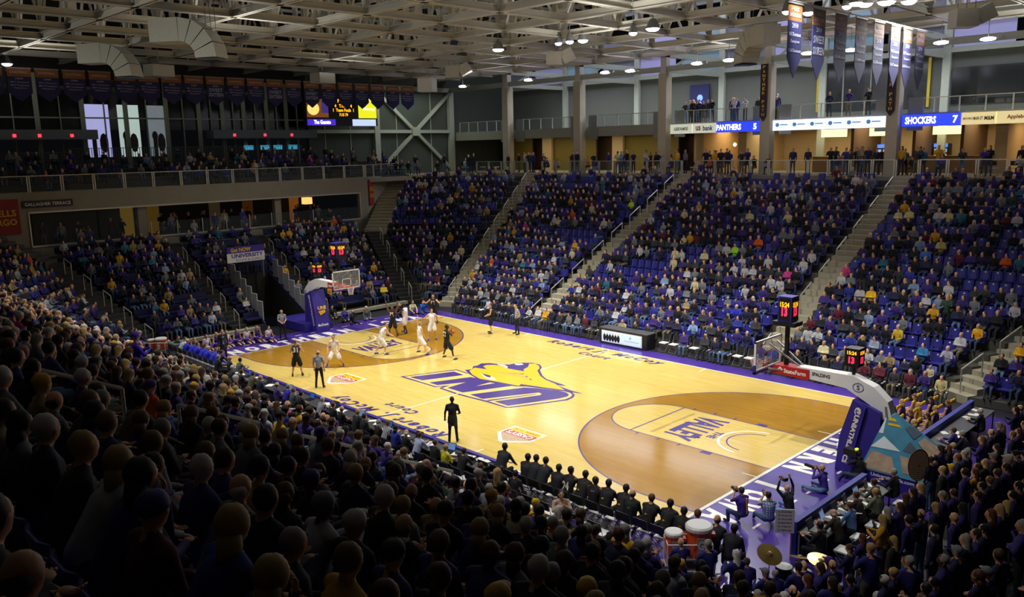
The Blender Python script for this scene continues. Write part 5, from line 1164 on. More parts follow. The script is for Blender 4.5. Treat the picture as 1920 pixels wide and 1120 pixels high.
# cymbals and drums
def cymbal(u, v, z, r, tilt, lab):
    p = onz(u, v, z); e = empty('cymbal', (p.x, p.y, 0), 0.8, lab, 'cymbal')
    o = MB().lathe([(0.02, 0.05), (0.06, 0.04), (0.08, 0.015), (r, 0.0)], n=24).obj('cymbal_disc', mat('brass', 'b89a58', 0.3, metal=0.8, var=0.15, scale=8), e); o.location = (0, 0, z); o.rotation_euler = (tilt, 0.15, 0)
    MB().tube([(0, 0, 0), (0, 0, z+0.06)], 0.012, 5).obj('stand_pole', M_GREYM, e)
    for k in range(3): MB().tube([(0, 0, 0.45), (0.3*math.cos(k*2.1), 0.3*math.sin(k*2.1), 0)], 0.01, 4).obj('leg', M_GREYM, e)
cymbal(1443, 1040, 1.15, 0.3, 0.5, 'brass cymbal tilted toward the viewer, left of the drum kit'); cymbal(1540, 1052, 1.05, 0.32, 0.15, 'brass cymbal lying nearly flat, right of the drum kit'); cymbal(1500, 1045, 0.95, 0.24, -0.3, 'smaller silver-brown cymbal between the two larger ones')
for u, v, r, z in ((1470, 1062, 0.2, 0.75), (1505, 1072, 0.22, 0.6)):
    p = onz(u, v, z); o = MB().lathe([(r, 0), (r, 0.3)], n=18).obj('drum', M_BLK, None, (p.x, p.y, z-0.3)); tag(o, 'black drum under the cymbals, %s one' % ('left' if u < 1490 else 'right'), 'drum')
    MB().lathe([(r*0.97, 0.301), (r*0.97, 0.305)], n=18).obj('drum_head', M_WHT, o)
    for k in range(3): MB().tube([(r*0.9*math.cos(k*2.1), r*0.9*math.sin(k*2.1), 0.1), (r*1.1*math.cos(k*2.1), r*1.1*math.sin(k*2.1), -(z-0.3))], 0.01, 4).obj('leg', M_GREYM, o)
# handwritten song list board and spiral target
p = onz(1470, 1010, 0.6); e = empty('song_list_board', (p.x, p.y, 0), 0.68, 'white board with handwritten song list on a stick near the photographers', 'sign')
MB().box(-0.24, -0.01, 0.75, 0.24, 0.01, 1.4).obj('board', M_PAPER, e); MB().bar((0.18, 0.02, 0), (0.18, 0.02, 1.3), 0.02, 0.02).obj('stick', mat('oak_counter'), e)
for i, t in enumerate(('1) Holiday', '2) Shout Up', '3) Cheer #2', '4) Metal Band', '5) Hyper', '6) Fightsong')): fit_text(t, M_BLK, (0, -0.013, 1.33-0.1*i), (1, 0, 0), (0, 0, 1), 0.34, 0.055, e, res=1)
p = onz(1722, 872, 1.5); e = empty('spiral_disc', (p.x, p.y, 0), 0.85, 'large brown disc with a spiral pattern held up by the students', 'sign')
o = MB().lathe([(0.42, 0), (0.42, 0.03)], n=28).obj('disc', mat('brown_disc', '5a3c28', 0.7), e); o.matrix_local = Matrix.Translation((0, 0, 1.5)) @ Matrix.Rotation(PI/2, 4, 'X'); o.scale = (0.75, 1.15, 1)
b = MB()
stroke(b, [((0.03+0.36*t/130)*math.cos(t*0.33), (0.03+0.36*t/130)*math.sin(t*0.33)) for t in range(131)], 0.022, 0.034); b.obj('spiral_line', mat('pale_rope', 'd8bc98'), o)
MB().tube([(0, 0.03, 0.7), (0, 0.03, 1.2)], 0.02, 5).obj('stick', M_BLK, e)

# tunnel portal in the end stand
b = MB(); 
for y in (-2.08, 0.98): side(b, [(-19.2, 0), (-24.2, 0), (-24.2, 2.9), (-19.2, 0.42)], y, y+0.1)
b.box(-24.3, -2.0, 0, -24.15, 1.0, 3.6)
o = st('wall_tunnel', b, mat('tunnel_purple', '1c1a4a', 0.8))
M_MESH = mat('mesh_screen', 'a4a8a8', 0.6, var=0.0, alpha=0.75)
def screens(y, n, x0, lab):
    e = empty('tunnel_screen', (x0, y, 0), 0, lab, 'fence')
    for i in range(n):
        x = -0.66*i; z = 0.55+0.4*i
        MB().box(x-0.66, -0.015, z, x, 0.015, z+1.15).obj('screen_panel', M_MESH, e)
        f = MB(); 
        for a, c in (((x, z), (x, z+1.15)), ((x, z+1.15), (x-0.66, z+1.15)), ((x-0.66, z+1.15), (x-0.66, z)), ((x-0.66, z), (x, z))): f.tube([(a[0], 0, a[1]), (c[0], 0, c[1])], 0.02, 5)
        for k in range(1, 6): f.tube([(x-0.11*k, 0, z), (x-0.11*k, 0, z+1.15)], 0.007, 3)
        f.obj('panel_frame', M_WHT, e)
screens(-2.0, 6, -19.4, 'stepped row of white mesh screens on the left of the tunnel'); screens(1.0, 6, -19.4, 'stepped row of white mesh screens on the right of the tunnel')
e = empty('tunnel_sign', (-23.3, -0.9, 0), PI/2, 'white and purple university book store sign over the tunnel', 'sign')
MB().mi(0).box(-1.3, -0.04, 3.75, 1.3, 0.04, 4.35).mi(1).box(-1.3, -0.045, 4.35, 1.3, 0.045, 4.75).obj('sign_board', [M_WHT, M_PAD], e)
fit_text('UNIVERSITY', M_LTB, (0.1, -0.05, 4.17), (1, 0, 0), (0, 0, 1), 2.2, 0.26, e, bold=0.03); fit_text('BOOK & SUPPLY', mat('sign_grey', '8a8c90'), (0.25, -0.05, 3.88), (1, 0, 0), (0, 0, 1), 1.9, 0.14, e, bold=0.01)
fit_text('Get NOW', M_GOLDP, (-0.35, -0.055, 4.55), (1, 0, 0), (0, 0, 1), 1.4, 0.27, e, bold=0.04)
for x in (-1.2, 1.2): MB().box(x-0.03, 0.04, 2.6, x+0.03, 0.1, 4.7).obj('sign_post', M_GREYM, e)

# ------------------------------------------------------------------ bleacher benches and seats
def rowframe(A, B):
    A = Vector((*A, 0)); B = Vector((*B, 0)); t = (B-A); L = t.length; t.normalize(); n = Vector((-t.y, t.x, 0))
    mid = (A+B)/2
    if n.dot(Vector((0, 0, 0))-mid) < 0: n = -n
    return A, B, t, n, L
benches = {'end_a', 'end_portal_side', 'end_portal_flank', 'end_stand_left', 'corner_stand', 'end_portal_stand'}
names = {'end_portal_side': 'on the strip left beside the tunnel', 'end_a': 'right of the tunnel', 'end_portal_stand': 'above the tunnel', 'end_portal_flank': 'on the strip right beside the tunnel', 'end_stand_left': 'left of the tunnel', 'corner_stand': 'in the far left corner'}
SEATS = []; SPOTS = []
rr = random.Random(5)
for key, desc, rows in SECT:
    for k, (A, B, z) in enumerate(rows):
        A, B, t, n, L = rowframe(A, B); rz = math.atan2(n.y, n.x)-PI/2
        isb = key in benches and (key != 'corner_stand' or k < 10)
        if isb:
            bm_ = MB().box(-L/2+0.1, -0.22, 0.36, L/2-0.1, 0.2, 0.44).box(-L/2+0.1, -0.3, 0.44, L/2-0.1, -0.24, 0.78)
            c = (A+B)/2-n*0.5; o = bm_.obj('bleacher_bench', M_SEATD, None, (c.x, c.y, z), rz)
            tag(o, 'dark blue bench %s, %s row up from the floor' % (names[key], nth(k+1)), 'bench', 'dark blue bleacher benches')
        m = int((L-0.3)/0.52)
        for i in range(m):
            p = A+t*(L/2+(i-(m-1)/2)*0.52)-n*0.48
            SPOTS.append((key, desc, k, i, m, p.x, p.y, z, rz, isb, n.x, n.y))
# gaps of empty seats copied from the photograph (section, row range, fraction range)
def empty_block(key, k, f):
    if key == 'far_right_stand' and ((k in (7, 8) and 0.5 < f < 0.98) or (k in (2, 3) and 0.62 < f < 0.9) or (k == 1 and 0.55 < f < 0.95) or (k in (10, 12) and f > 0.6)): return 0.9
    if key == 'far_corner_stand' and ((k in (3, 4, 5, 6, 9) and f < 0.35) or (k in (12, 14) and f < 0.15)): return 0.7
    if key == 'far_middle_stand' and ((k in (5, 6) and 0.1 < f < 0.4) or (k in (17, 18) and 0.3 < f < 0.8) or (k == 8 and 0.4 < f < 0.9)): return 0.75
    if key == 'far_left_stand' and ((k in (8, 9) and f > 0.4) or (k > 15 and 0.2 < f < 0.7) or k in (5, 12)): return 0.6
    if key == 'corner_stand' and k in (9, 10, 12, 5): return 0.75
    if key.startswith('end') and (k in (2, 3) and f > 0.3): return 0.7
    if key == 'end_stand_left' and k in (5, 6) and f < 0.6: return 0.8
    if key == 'terrace': return 0.62
    if key.startswith('near'): return 0.05
    if key == 'student_stand': return 0.12
    return 0.16
TOPW = [('navy', '1a1a3c', 17), ('purple', '35246e', 17), ('black', '101014', 22), ('charcoal', '303238', 11), ('grey', '6c7076', 10), ('gold', 'c8961c', 1.7), ('white', 'b4b4b8', 5), ('royal blue', '26328c', 4), ('maroon', '5a1a2c', 2), ('teal', '2a6a80', 1.5), ('tan', '9a8458', 1.2), ('light blue', '7a90b0', 2), ('dark green', '28402e', 1.5), ('cream', 'c8be94', 1.5), ('orange', 'd05a18', 0.5), ('pink', 'c03a80', 0.4)]
TW = [w for _, _, w in TOPW]
HW = [20, 14, 16, 14, 8, 12, 10, 3]
PANTSC = ['56708e', '4a6488', '6a6248', '1a1c24', '24304c', '30405e', '14141a', '3a4a68', '4a4436', '22242c']
def lookyaw(px, py, nx, ny):
    tx, ty = -6-px, 0-py; a = math.atan2(ty, tx)-math.atan2(ny, nx); a = (a+PI) % (2*PI)-PI
    return max(-0.6, min(0.6, a*0.8))
YAWS = [-0.5, 0.0, 0.5]
def faceof(y): return (-math.sin(y), math.cos(y), -0.1)
SITP = [('lap', 0.05), ('fold', 0.0), ('clap', 0.12), ('knees', 0.25), ('chin', 0.2), ('lap', 0.16)]
STANDP = ['down', 'clap', 'fold', 'hips', 'front']
def sitpose(i, yaw): return sit(arms=SITP[i][0], lean=SITP[i][1], face=faceof(yaw), w=1.15, slim=1.08)
def standpose(i, yaw): return stand(arms=STANDP[i], face=faceof(yaw), w=1.1, slim=1.05)
people = []   # generic crowd
for (key, desc, k, i, m, x, y, z, rz, isb, nx, ny) in SPOTS:
    u, v, w = project(x, y, z+1.0)
    if not (-60 < u < 1980 and -40 < v < 1200 and w > 2.0): continue
    if k >= 18 and (key.startswith('far') or key == 'corner_stand') and (k == 19 or rr.random() < 0.65): continue
    e = rr.random() < empty_block(key, k, (i+0.5)/m)
    if key == 'far_corner_stand' and x > 29: continue
    if not isb and key not in ('student_stand', 'terrace'): SEATS.append((w, x, y, z, rz, key, desc, k, i, m, e))
    if not e:
        st_ = key == 'student_stand' or rr.random() < 0.012
        people.append(dict(w=w, x=x+rr.uniform(-.05, .05), y=y+rr.uniform(-.04, .04), z=z, rz=rz+rr.uniform(-.22, .22), st=st_, key=key, desc=desc, k=k, i=i, m=m, n=(nx, ny)))
def extra(x, y, z, n, st_, key, desc, k, i, m=10, top=None):
    L = math.hypot(*n); n = (n[0]/L, n[1]/L); u, v, w = project(x, y, z+1)
    people.append(dict(w=w, x=x, y=y, z=z, rz=math.atan2(n[1], n[0])-PI/2+rr.uniform(-.25, .25), st=st_, key=key, desc=desc, k=k, i=i, m=m, n=n, top=top))
for i, x in enumerate([-14.2+0.62*i for i in range(20)]+[2.3+0.62*i for i in range(23)]):
    if rr.random() < 0.88: extra(x, 9.25, 0, (0, -1), False, 'courtside', 'far courtside row', 0, i, 43)
for i in range(9):
    for j in range(5):
        x = 16.6+0.72*i+0.2*(j % 2); y = -9.9-0.85*j
        if (i < 2 and j < 1) or x > 22.5: continue
        extra(x, y, 0 if x < 19.4 else 0.3+0.42*int((x-19.4)/0.83), (-0.8, 0.6), j % 2 == 1, 'band', 'pep band beside the near corner', j, i, 9, ('royal blue', '20206a'))
for i in range(5):
    for j in range(3): extra(19.25+0.35*j*0+0.0, -1.8+0.75*i*0.5+j*0.2, 0.0, (-1, 0), True, 'student', 'front of the student section', j, i) if j == 0 else None
# concourse and mezzanine standers
for i in range(96):
    x = -30+rr.random()*49; y = 26.95+rr.random()*1.9
    extra(x, y, 8.5, (-0.2+rr.random()*.4, -1), rr.random() < 0.75, 'concourse', 'far concourse', 0, i)
for i in range(22): extra(-10+rr.random()*8.0, 28.95+rr.random()*1.2, MZ, (0, -1), True, 'mezz', 'mezzanine', 0, i)
for i in range(3): extra(1.5+i*1.3, 29.1, MZ, (0, -1), True, 'mezz', 'mezzanine', 0, 30+i)
for i in range(10): extra(-33.5+rr.random()*3.5, 17.5+rr.random()*9, 8.5, (0.8, -0.6), rr.random() < 0.5, 'corner', 'corner deck', 0, i)
for i in range(46): extra(-29.9-rr.random()*2.5, -11+rr.random()*22, 4.9, (1, 0), rr.random() < 0.5, 'lounge', 'lounge', 0, i)
for p_ in people:
    y = lookyaw(p_['x'], p_['y'], *p_['n'])+rr.uniform(-.25, .25); p_['yaw'] = min(range(3), key=lambda q: abs(YAWS[q]-y))
    t = p_.get('top') or None
    if t is None:
        tn, tc, _ = rr.choices(TOPW, TW)[0]
        if p_['key'] == 'student_stand': tn, tc = rr.choices([('purple', '2c2068'), ('navy', '1a1a44'), ('gold', 'c89414'), ('black', '101014')], [46, 32, 4, 18])[0]
        t = (tn, tc)
    p_['tn'], p_['tc'] = t
    hi = rr.choices(range(8), HW)[0]; p_['hn'], p_['hc'] = HAIRS[hi]
    sty = rr.choices(['short', 'long', 'cap', 'bald', 'tail', 'beanie'], [52, 20, 10, 8, 5, 2])[0]
    if p_['hn'] in ('blond', 'auburn') and sty == 'short' and rr.random() < 0.5: sty = 'long'
    if sty in ('cap', 'beanie'): p_['cn'], p_['hc'] = rr.choice([('white', 'b8b8b4'), ('purple', '38287c'), ('gold', 'c89818'), ('black', '141416'), ('grey', '707278')])
    p_['sty'] = sty; p_['sk'] = rr.choices(SKINS, [30, 30, 20, 14, 4, 2])[0]; p_['pc'] = rr.choice(PANTSC)
    p_['pose'] = rr.choices(range(5), [14, 34, 20, 20, 12])[0] if p_['st'] else rr.choices(range(6), [30, 20, 8, 18, 10, 14])[0]
people.sort(key=lambda q: q['w'])

# ------------------------------------------------------------------ named individuals
NSP = 0; LASTP = [None]
def sp(name_pose, o, loc, d, top, label='', pants='15161c', hair='2a1c12', style='short', skin='d2a080', group=None, shoes='15151a', trim='e8e8ea', scale=1.0, res=(0.017, 2600)):
    global NSP; NSP += 1
    rz = math.atan2(d[1], d[0])-PI/2
    if 'pl_' in str(name_pose): scale = 1.05
    k = name_pose; me = pm(k, o, voxel=res[0], tris=res[1]); h = hm(k, o, style) if style else None
    LASTP[0] = person('person', me, loc, rz, top, pants, skin, hair, shoes, trim, h, label, group, scale); return LASTP[0]
def floorpt(u, v, z=0): p = onz(u, v, z); return (p.x, p.y, 0)
def number(o, t, w=0.22, h=0.24, z=1.28, y=-0.128, col=None):
    fit_text(t, col or M_WHITE, (0, y, z), (1, 0, 0), (0, 0.12, 1), w, h, o, bold=0.04, name='jersey_number')
JB, JW = '101013', 'f2f2fa'
ath = dict(sleeve='none', legs='shorts', slim=1.14, w=1.1)
low = stand('low', drop=0.2, lean=0.12, feet=((-0.38, -0.05, 0), (0.38, 0.05, 0)), **ath)
o = sp('pl_turn', stand('low', drop=0.06, lean=0.05, feet=((-0.22, 0, 0), (0.22, 0.05, 0)), face=(0.7, 0.7, 0), **ath), floorpt(558, 706), (-0.75, 0.6), JB, 'player in black jersey 31 with back to the viewer, left of the nearest referee', pants='121214', hair='6e4a2a', trim='141416'); number(o, '31')
REF = 'b8bcc8'
M_STR = mat('black_stripe_cloth', '17171a', 0.8)
REFM = pattern_mat('referee_stripes', 'stripe', 'c4c8d4', '15151a', 150); CHKM = pattern_mat('checked_cloth', 'check', 'a8b2cc', '50608c', 90); OVER = pattern_mat('gold_black_stripes', 'stripe', 'c89020', '141210', 110)
def stripes(o, m=None, slot=1):
    if not o.data.get('own'): o.data = o.data.copy(); o.data['own'] = 1
    o.data.materials[slot] = m or REFM
o = sp('ref', stand('down', sleeve='short', feet=((-0.17, 0, 0), (0.17, 0.02, 0))), floorpt(600, 728), (-0.7, 0.72), REF, 'referee in striped shirt with back to the viewer near the left free throw area', pants='0f0f12', hair='4a2e1c', style='bald'); stripes(o)
o = sp('pl_low', low, floorpt(629, 687), (0.75, -0.65), JW, 'player in white jersey crouching in defence beside the nearest referee', pants=JW, hair='0d0a09', shoes='3a3aa0', trim='15151a'); number(o, '13', z=1.1, y=0.19)
o = sp('pl_crouch', stand('low', drop=0.12, lean=0.22, feet=((-0.2, -0.3, 0), (0.2, 0.12, 0)), **ath), floorpt(716, 665), (0.35, 0.93), JW, 'player in white jersey 13 leaning forward at the free throw lane', pants=JW, hair='5a3c22', shoes='3a3aa0'); number(o, '13', z=1.15, y=-0.06)
o = sp('pl_up', stand('up', drop=0.08, feet=((-0.25, 0, 0), (0.25, 0, 0)), **ath), floorpt(738, 630), (0.5, -0.85), JB, 'player in black jersey with both arms raised wide under the left basket', pants='121214', skin='7a5238', hair='0d0a09', trim='141416'); number(o, '35', z=1.25, y=0.135)
o = sp('pl_side', stand('wide', drop=0.05, feet=((-0.1, -0.15, 0), (0.15, 0.25, 0)), **ath), floorpt(761, 625), (-0.9, -0.2), JW, 'player in white jersey with dark sleeves jumping beside the raised-arms player', pants=JW, skin='4a2e1c', hair='0d0a09', shoes='3a3aa0', trim='15151a')
o = sp('pl_one', stand('oneup', drop=0.1, feet=((-0.42, 0, 0), (0.4, 0.1, 0)), **ath), floorpt(789, 664), (0.25, 0.97), JW, 'player in white jersey with one arm stretched up at the top of the key', pants=JW, hair='a88a52', shoes='3a3aa0'); number(o, '2', w=0.1)
o = sp('pl_wide', stand('wide', drop=0.05, feet=((-0.2, 0, 0), (0.22, 0.1, 0)), face=(-0.4, 0.9, 0), **ath), floorpt(811, 637), (0.8, -0.6), JW, 'player in white jersey reaching out with both arms near the far arc', pants=JW, hair='2a1c12', shoes='3a3aa0')
o = sp('pl_hand', stand('play', drop=0.06, feet=((-0.35, 0, 0), (0.42, 0.1, 0)), face=(0.7, 0.7, 0), **ath), floorpt(839, 673), (0.1, 0.99), JB, 'player in black jersey 22 holding the ball beyond the arc', pants='121214', skin='4a2e1c', hair='0d0a09', trim='f0f0f0'); number(o, '22')
o = sp('pl_wide2', stand('wide', drop=0.03, feet=((-0.2, 0, 0), (0.2, 0, 0)), **ath), floorpt(814, 606), (0.55, -0.8), JB, 'tall player in black jersey 33 posting up near the far baseline corner', pants='121214', hair='2a1c12', trim='141416'); number(o, '33', z=1.25, y=0.13)
o = sp('pl_front', stand('front', drop=0.06, feet=((-0.18, 0, 0), (0.18, 0.05, 0)), **ath), floorpt(922, 625), (-0.7, -0.7), JB, 'player in black jersey standing alone by the far sideline', pants='121214', hair='5a3c22', trim='e8e8ea')
o = sp('ref2', stand('hips', sleeve='short', feet=((-0.2, 0, 0), (0.2, 0.02, 0))), floorpt(970, 627), (-0.4, -0.9), REF, 'referee with hands on hips on the far sideline', pants='0f0f12', hair='2a1c12'); stripes(o)
o = sp('ref3', stand('front', sleeve='short', feet=((-0.15, 0, 0), (0.15, 0.02, 0))), floorpt(531, 637), (0.85, -0.3), '8c98b8', 'bald referee in pale striped shirt on the left baseline', pants='0f0f12', style=None); stripes(o)
sp('coach', stand('down', w=1.15, slim=1.15, coat=True, A=[((-0.27, 0.0, 1.15), (-0.3, 0.12, 0.9)), ((0.27, 0.02, 1.15), (0.2, 0.24, 1.06))], feet=((-0.14, 0, 0), (0.14, 0.1, 0))), floorpt(850, 831), (-0.66, 0.75), '0e0e10', 'coach in black suit standing on the court near midcourt, back to the viewer', pants='0e0e10', skin='4a2e1c', hair='0d0a09')
o = sp('coach2', stand('down', w=1.15, slim=1.12, coat=True, feet=((-0.14, 0, 0), (0.14, 0.0, 0))), floorpt(421, 680), (0.9, -0.2), '14161e', 'man in dark suit and light blue tie at the left end of the home bench', pants='101218', hair='2a1c12')
MB().box(-0.035, 0.125, 0.98, 0.035, 0.14, 1.42).obj('necktie', mat('blue_tie', '8ab0e0'), o)
# ball in the hands of the ball handler
q = floorpt(839, 673); tag(MB().ell((q[0]+0.08, q[1]+0.36, 1.38), (0.12, 0.12, 0.12), 14, 10).obj('basketball', mat('ball_orange', 'c05a20', 0.6), smooth=True), 'orange basketball held by the player in black jersey 22', 'ball')
# visiting bench
BH = [(938, 844, 'suit'), (980, 864, 'suit'), (997, 866, 'suit'), (1017, 870, 'suit'), (1044, 882, 'suit'), (1060, 890, '24'), (1094, 895, 'warm'), (1118, 904, '1'), (1143, 909, 'warm'), (1165, 924, 'warm'), (1187, 928, 'warm'), (1214, 942, 'warm'), (1243, 956, 'warm'), (1272, 968, 'warm'), (1301, 972, 'warm'), (1337, 984, 'suit'), (1372, 998, 'suit')]
for i, (u, v, k) in enumerate(BH):
    x = onz(u, v, 1.25).x; y = -8.98
    ps = ('knees', 'lap', 'knees')[i % 3]; ln = (0.25, 0.1, 0.2)[i % 3]
    if k in ('24', '1'):
        o = sp('b_ath%d' % (i % 3), sit(arms=ps, lean=ln, **ath), (x, y, 0), (-0.15, 1), '121216', scale=1.1, label=('player in black jersey numbered 24 on the visiting bench beside the coaches' if k == '24' else 'player in black jersey with a single digit between warm-up tops on the visiting bench'), pants='121214', skin='6a4630', hair='0d0a09', trim='f0f0f0'); number(o, k, w=0.2 if k == '24' else 0.08, z=0.83, y=-0.06)
    else:
        o = sp('b_%s%d' % (k, i % 3), sit(arms=ps, lean=ln, w=1.2, slim=1.28, face=(-0.5, 0.85, 0)), (x, y, 0), (-0.15, 1), '1c1e26' if k == 'suit' else '141518', scale=1.1, label='%s on the visiting bench, %s seat from the left' % ('man in dark suit' if k == 'suit' else 'player in black warm-up top', nth(i+1)), pants='121214', skin=('d2a080' if i in (3, 10, 11, 14, 15) else '5c3a26'), hair='5a3c22' if i in (11, 14) else '120e0c', style='short' if i not in (10, 15) else 'bald')
        if k == 'warm': MB().ell((0, -0.09+0.02*i % 2*0, 0.86), (0.035, 0.012, 0.025), 8, 4).obj('back_emblem', M_GOLDP, o)
for i, (u, v, c) in enumerate(((938, 876, '1a1c20'), (962, 886, '101012'), (900, 870, '2a241c'), (905, 918, '202024'), (946, 905, '141416'))):
    q = onz(u, v, 1.25); sp('b2_%d' % (i % 2), sit(arms='lap', lean=0.1*(i % 2), w=1.15, face=(-0.4, 0.9, 0)), (q.x, min(q.y, -9.6), 0), (-0.2, 1), c, '%s person in dark clothes seated behind the visiting coaches' % nth(i+1), hair=HAIRS[i][1])
# press row
PR = [(407, 659), (405, 667), (429, 669), (442, 674), (427, 688), (437, 697), (460, 701), (481, 707), (511, 720), (519, 727), (534, 732), (555, 737), (586, 750), (607, 760), (632, 765), (658, 773), (668, 781), (693, 793), (704, 797), (727, 803), (752, 810), (774, 816), (808, 828), (828, 837), (853, 848)]
PCOL = [('dark suit', '1a1c26'), ('dark suit', '16181e'), ('dark green suit', '23302e'), ('grey jacket', '5c6460'), ('dark grey suit', '2c3434'), ('dark blue suit', '16202c'), ('olive jacket', '565840'), ('navy suit', '1c2238'), ('purple shirt', '4a3478'), ('royal purple shirt', '30209a'), ('grey shirt', '50585c'), ('black shirt', '15161a'), ('striped referee shirt', 'a8acb8'), ('black shirt', '15161a'), ('black jacket', '121214'), ('black jacket', '18181c'), ('navy jacket', '1a2028'), ('brown jacket', '2a1c16'), ('striped purple shirt', '5a48a8'), ('blue shirt', '2a3496'), ('black jacket', '131316'), ('pale blue shirt', 'a8b0d0'), ('black jacket', '141418'), ('yellow shirt', 'c8bc20'), ('black suit', '101012')]
for i, (u, v) in enumerate(PR):
    q = onz(u, v, 1.25); nm, c = PCOL[i]; a = i % 3
    y = -9.85 if q.x > -8.4 else q.y
    sp('pr_%d' % a, sit(arms=('table', 'lap', 'fold')[a], lean=(0.2, 0.08, 0.02)[a], w=1.15, slim=1.08, face=((-0.5, 0.85, 0), (-0.3, 0.95, -0.2), (-0.6, 0.8, 0))[a]), (q.x, y, 0), (-0.1+0.1*a, 1), c,
       'person in %s, %s from the left along the near press table' % (nm, nth(i+1)), hair=HAIRS[(i*3) % 8][1], style='long' if i in (17, 19) else ('bald' if i % 6 == 2 else 'short'))
    if 'striped' in nm: stripes(bpy.data.objects[-1] if False else LASTP[0])
# home bench
for i in range(9):
    x = -15.9+0.6*i; w = i in (0, 1)
    sp('hb_%d' % (i % 2), sit(arms='knees', lean=0.12+0.12*(i % 2), w=1.35, slim=1.4, face=(0.5, 0.8, 0)), (x, -8.93, 0), (0.2, 1), ('16181c' if i == 0 else 'c8ccd4') if w else '2a34d0', ('%s seated %s on the home bench' % ('person in dark suit' if i == 0 else 'person in white shirt' if i == 1 else 'player in royal blue warm-up top', nth(i+1))), hair=HAIRS[(i*2) % 8][1], pants='d8d8e0' if not w else '15161a')
# cheerleaders of both squads
kneel = sit(arms='lap', h=0.12, lean=0.05, sleeve='none', legs='skirt', slim=0.92)
M_BOW = mat('gold_ribbon', 'e8b818', 0.6); M_POM = mat('purple_pom', '4a30a0', 0.7)
for i, (u, v) in enumerate(((363, 636), (385, 630), (404, 626), (423, 623), (442, 619), (461, 617), (480, 614), (502, 614))):
    q = onz(u, v, 0.85); o = sp('kneel', kneel, (q.x, q.y, 0), (0.95, 0.1), 'd8d4e4' if i % 2 else '2e2270', 'cheerleader kneeling on the left baseline, %s from the left' % nth(i+1), hair=('8a6a3a', '2a1c12', 'a88a52')[i % 3], style='long', pants='2a2066')
    for s in (-1, 1): MB().ell((s*0.16, 0.3, 0.32), (0.12, 0.1, 0.1), 8, 5).obj('pom_pom', M_POM, o)
ck = 0
for i in range(6):
    for j in range(3):
        x = 15.75+0.6*j+0.1*(i % 2); y = 1.5+1.05*i
        if (j == 2 and i == 0): continue
        ck += 1; o = sp('kneel', kneel, (x, y, 0), (-1, 0.05*(i-3)), ('1c1844', 'c8a018')[(i+j) % 5 == 0], 'cheerleader with a gold hair bow in row %s, %s from the basket' % (('one', 'two', 'three')[j], nth(i+1)), hair=('b09050', '6a4a2a', 'c0a060', '2a1c12')[(i+2*j) % 4], style='long', pants='1c1844')
        for s in (-1, 1): MB().ell((s*0.1, -0.1, 0.95), (0.11, 0.05, 0.08), 8, 4).obj('hair_bow', M_BOW, o)
# photographers and camera crew
def camera_prop(o, z, y=0.3, big=False):
    MB().box(-0.07, y-0.03, z-0.05, 0.07, y+0.08, z+0.05).tube([(0, y+0.08, z), (0, y+(0.38 if big else 0.22), z)], 0.05, 8).obj('held_camera', M_BLK, o)
fs = lambda a, **k: sit(arms=a, h=0.05, lean=0.1, knees=0.25, w=1.15, **k)
o = sp('ph1', sit(arms='camera', h=0.35, lean=0.08, knees=0.2, w=1.25, slim=1.2, sleeve='short'), floorpt(1392, 990), (-0.9, 0.4), '3a1f86', 'photographer in purple polo with gold collar kneeling by the right baseline', pants='2a4060', hair='3a2618'); camera_prop(o, 1.01)
MB().tube([(0.02, -0.12, 0.92), (0.03, -0.14, 0.47)], 0.02, 5).obj('lanyard_strap', M_GOLDP, o)
o = sp('ph2', sit(arms='camera', h=0.22, lean=0.05, knees=0.25, w=1.25, sleeve='short', slim=1.25), floorpt(1440, 990), (-0.7, 0.7), '8c94b4', 'photographer in blue and white checked shirt sitting on the right baseline', pants='3a5878', hair='120e0c'); camera_prop(o, 0.88, 0.3); stripes(o, CHKM)
o = sp('ph3', fs('up', slim=1.15), floorpt(1480, 965), (-0.9, 0.3), '0f0f12', 'bald photographer in black holding a camera up on the right baseline', pants='4a78b0', style=None); camera_prop(o, 1.0, 0.2)
o = sp('ph4', fs('camera'), floorpt(1545, 925), (-0.95, 0.2), '40308a', 'photographer in purple shirt with a long lens beside the media table', pants='5a78a0', hair='b09058'); camera_prop(o, 0.7, 0.35, True)
o = sp('ph5', sit(arms='camera', h=0.3, lean=0.12, knees=0.2, w=1.25, slim=1.15), floorpt(1612, 912), (-0.95, 0.2), '101012', 'camera operator in black with a large video camera under the right basket', pants='28384e', hair='2a1c12'); MB().box(-0.14, 0.1, 0.92, 0.14, 0.55, 1.14).obj('video_camera', M_BLK, o); MB().box(-0.05, 0.15, 1.15, 0.05, 0.21, 1.19).obj('monitor_light', mat('lime_glow', 'd0f020', 0.4, emit='d0f020', es=2), o)
for i, (u, v, c) in enumerate(((621, 572, '101012'), (609, 582, '18181c'), (644, 576, '4a48a0'), (659, 580, '2a2a34'), (685, 573, '5c6058'), (747, 568, '202028'), (772, 563, 'd8d4a8'), (792, 562, '2a6ac8'))):
    q = onz(u, v, 0.9); o = sp('pl%d' % (i % 2), fs('camera' if i % 2 else 'knees'), (q.x, q.y, 0), (0.9, -0.2), c, '%s person crouching behind the left baseline, from the stanchion rightward' % nth(i+1), pants='46628c' if i % 3 == 1 else '20242c', hair=HAIRS[i % 8][1])
    if i % 2: camera_prop(o, 0.7)
o = sp('woman', stand('play', w=1.0, slim=0.95), (11.0, -10.6, 0), (0.8, -0.6), 'b8a088', 'woman in cream lace top standing behind the visiting bench chairs', pants='2a2c34', hair='1c1210', style='long')
q = onz(1052, 970, 1.0); o.location = (q.x, min(q.y, -10.35), 0)
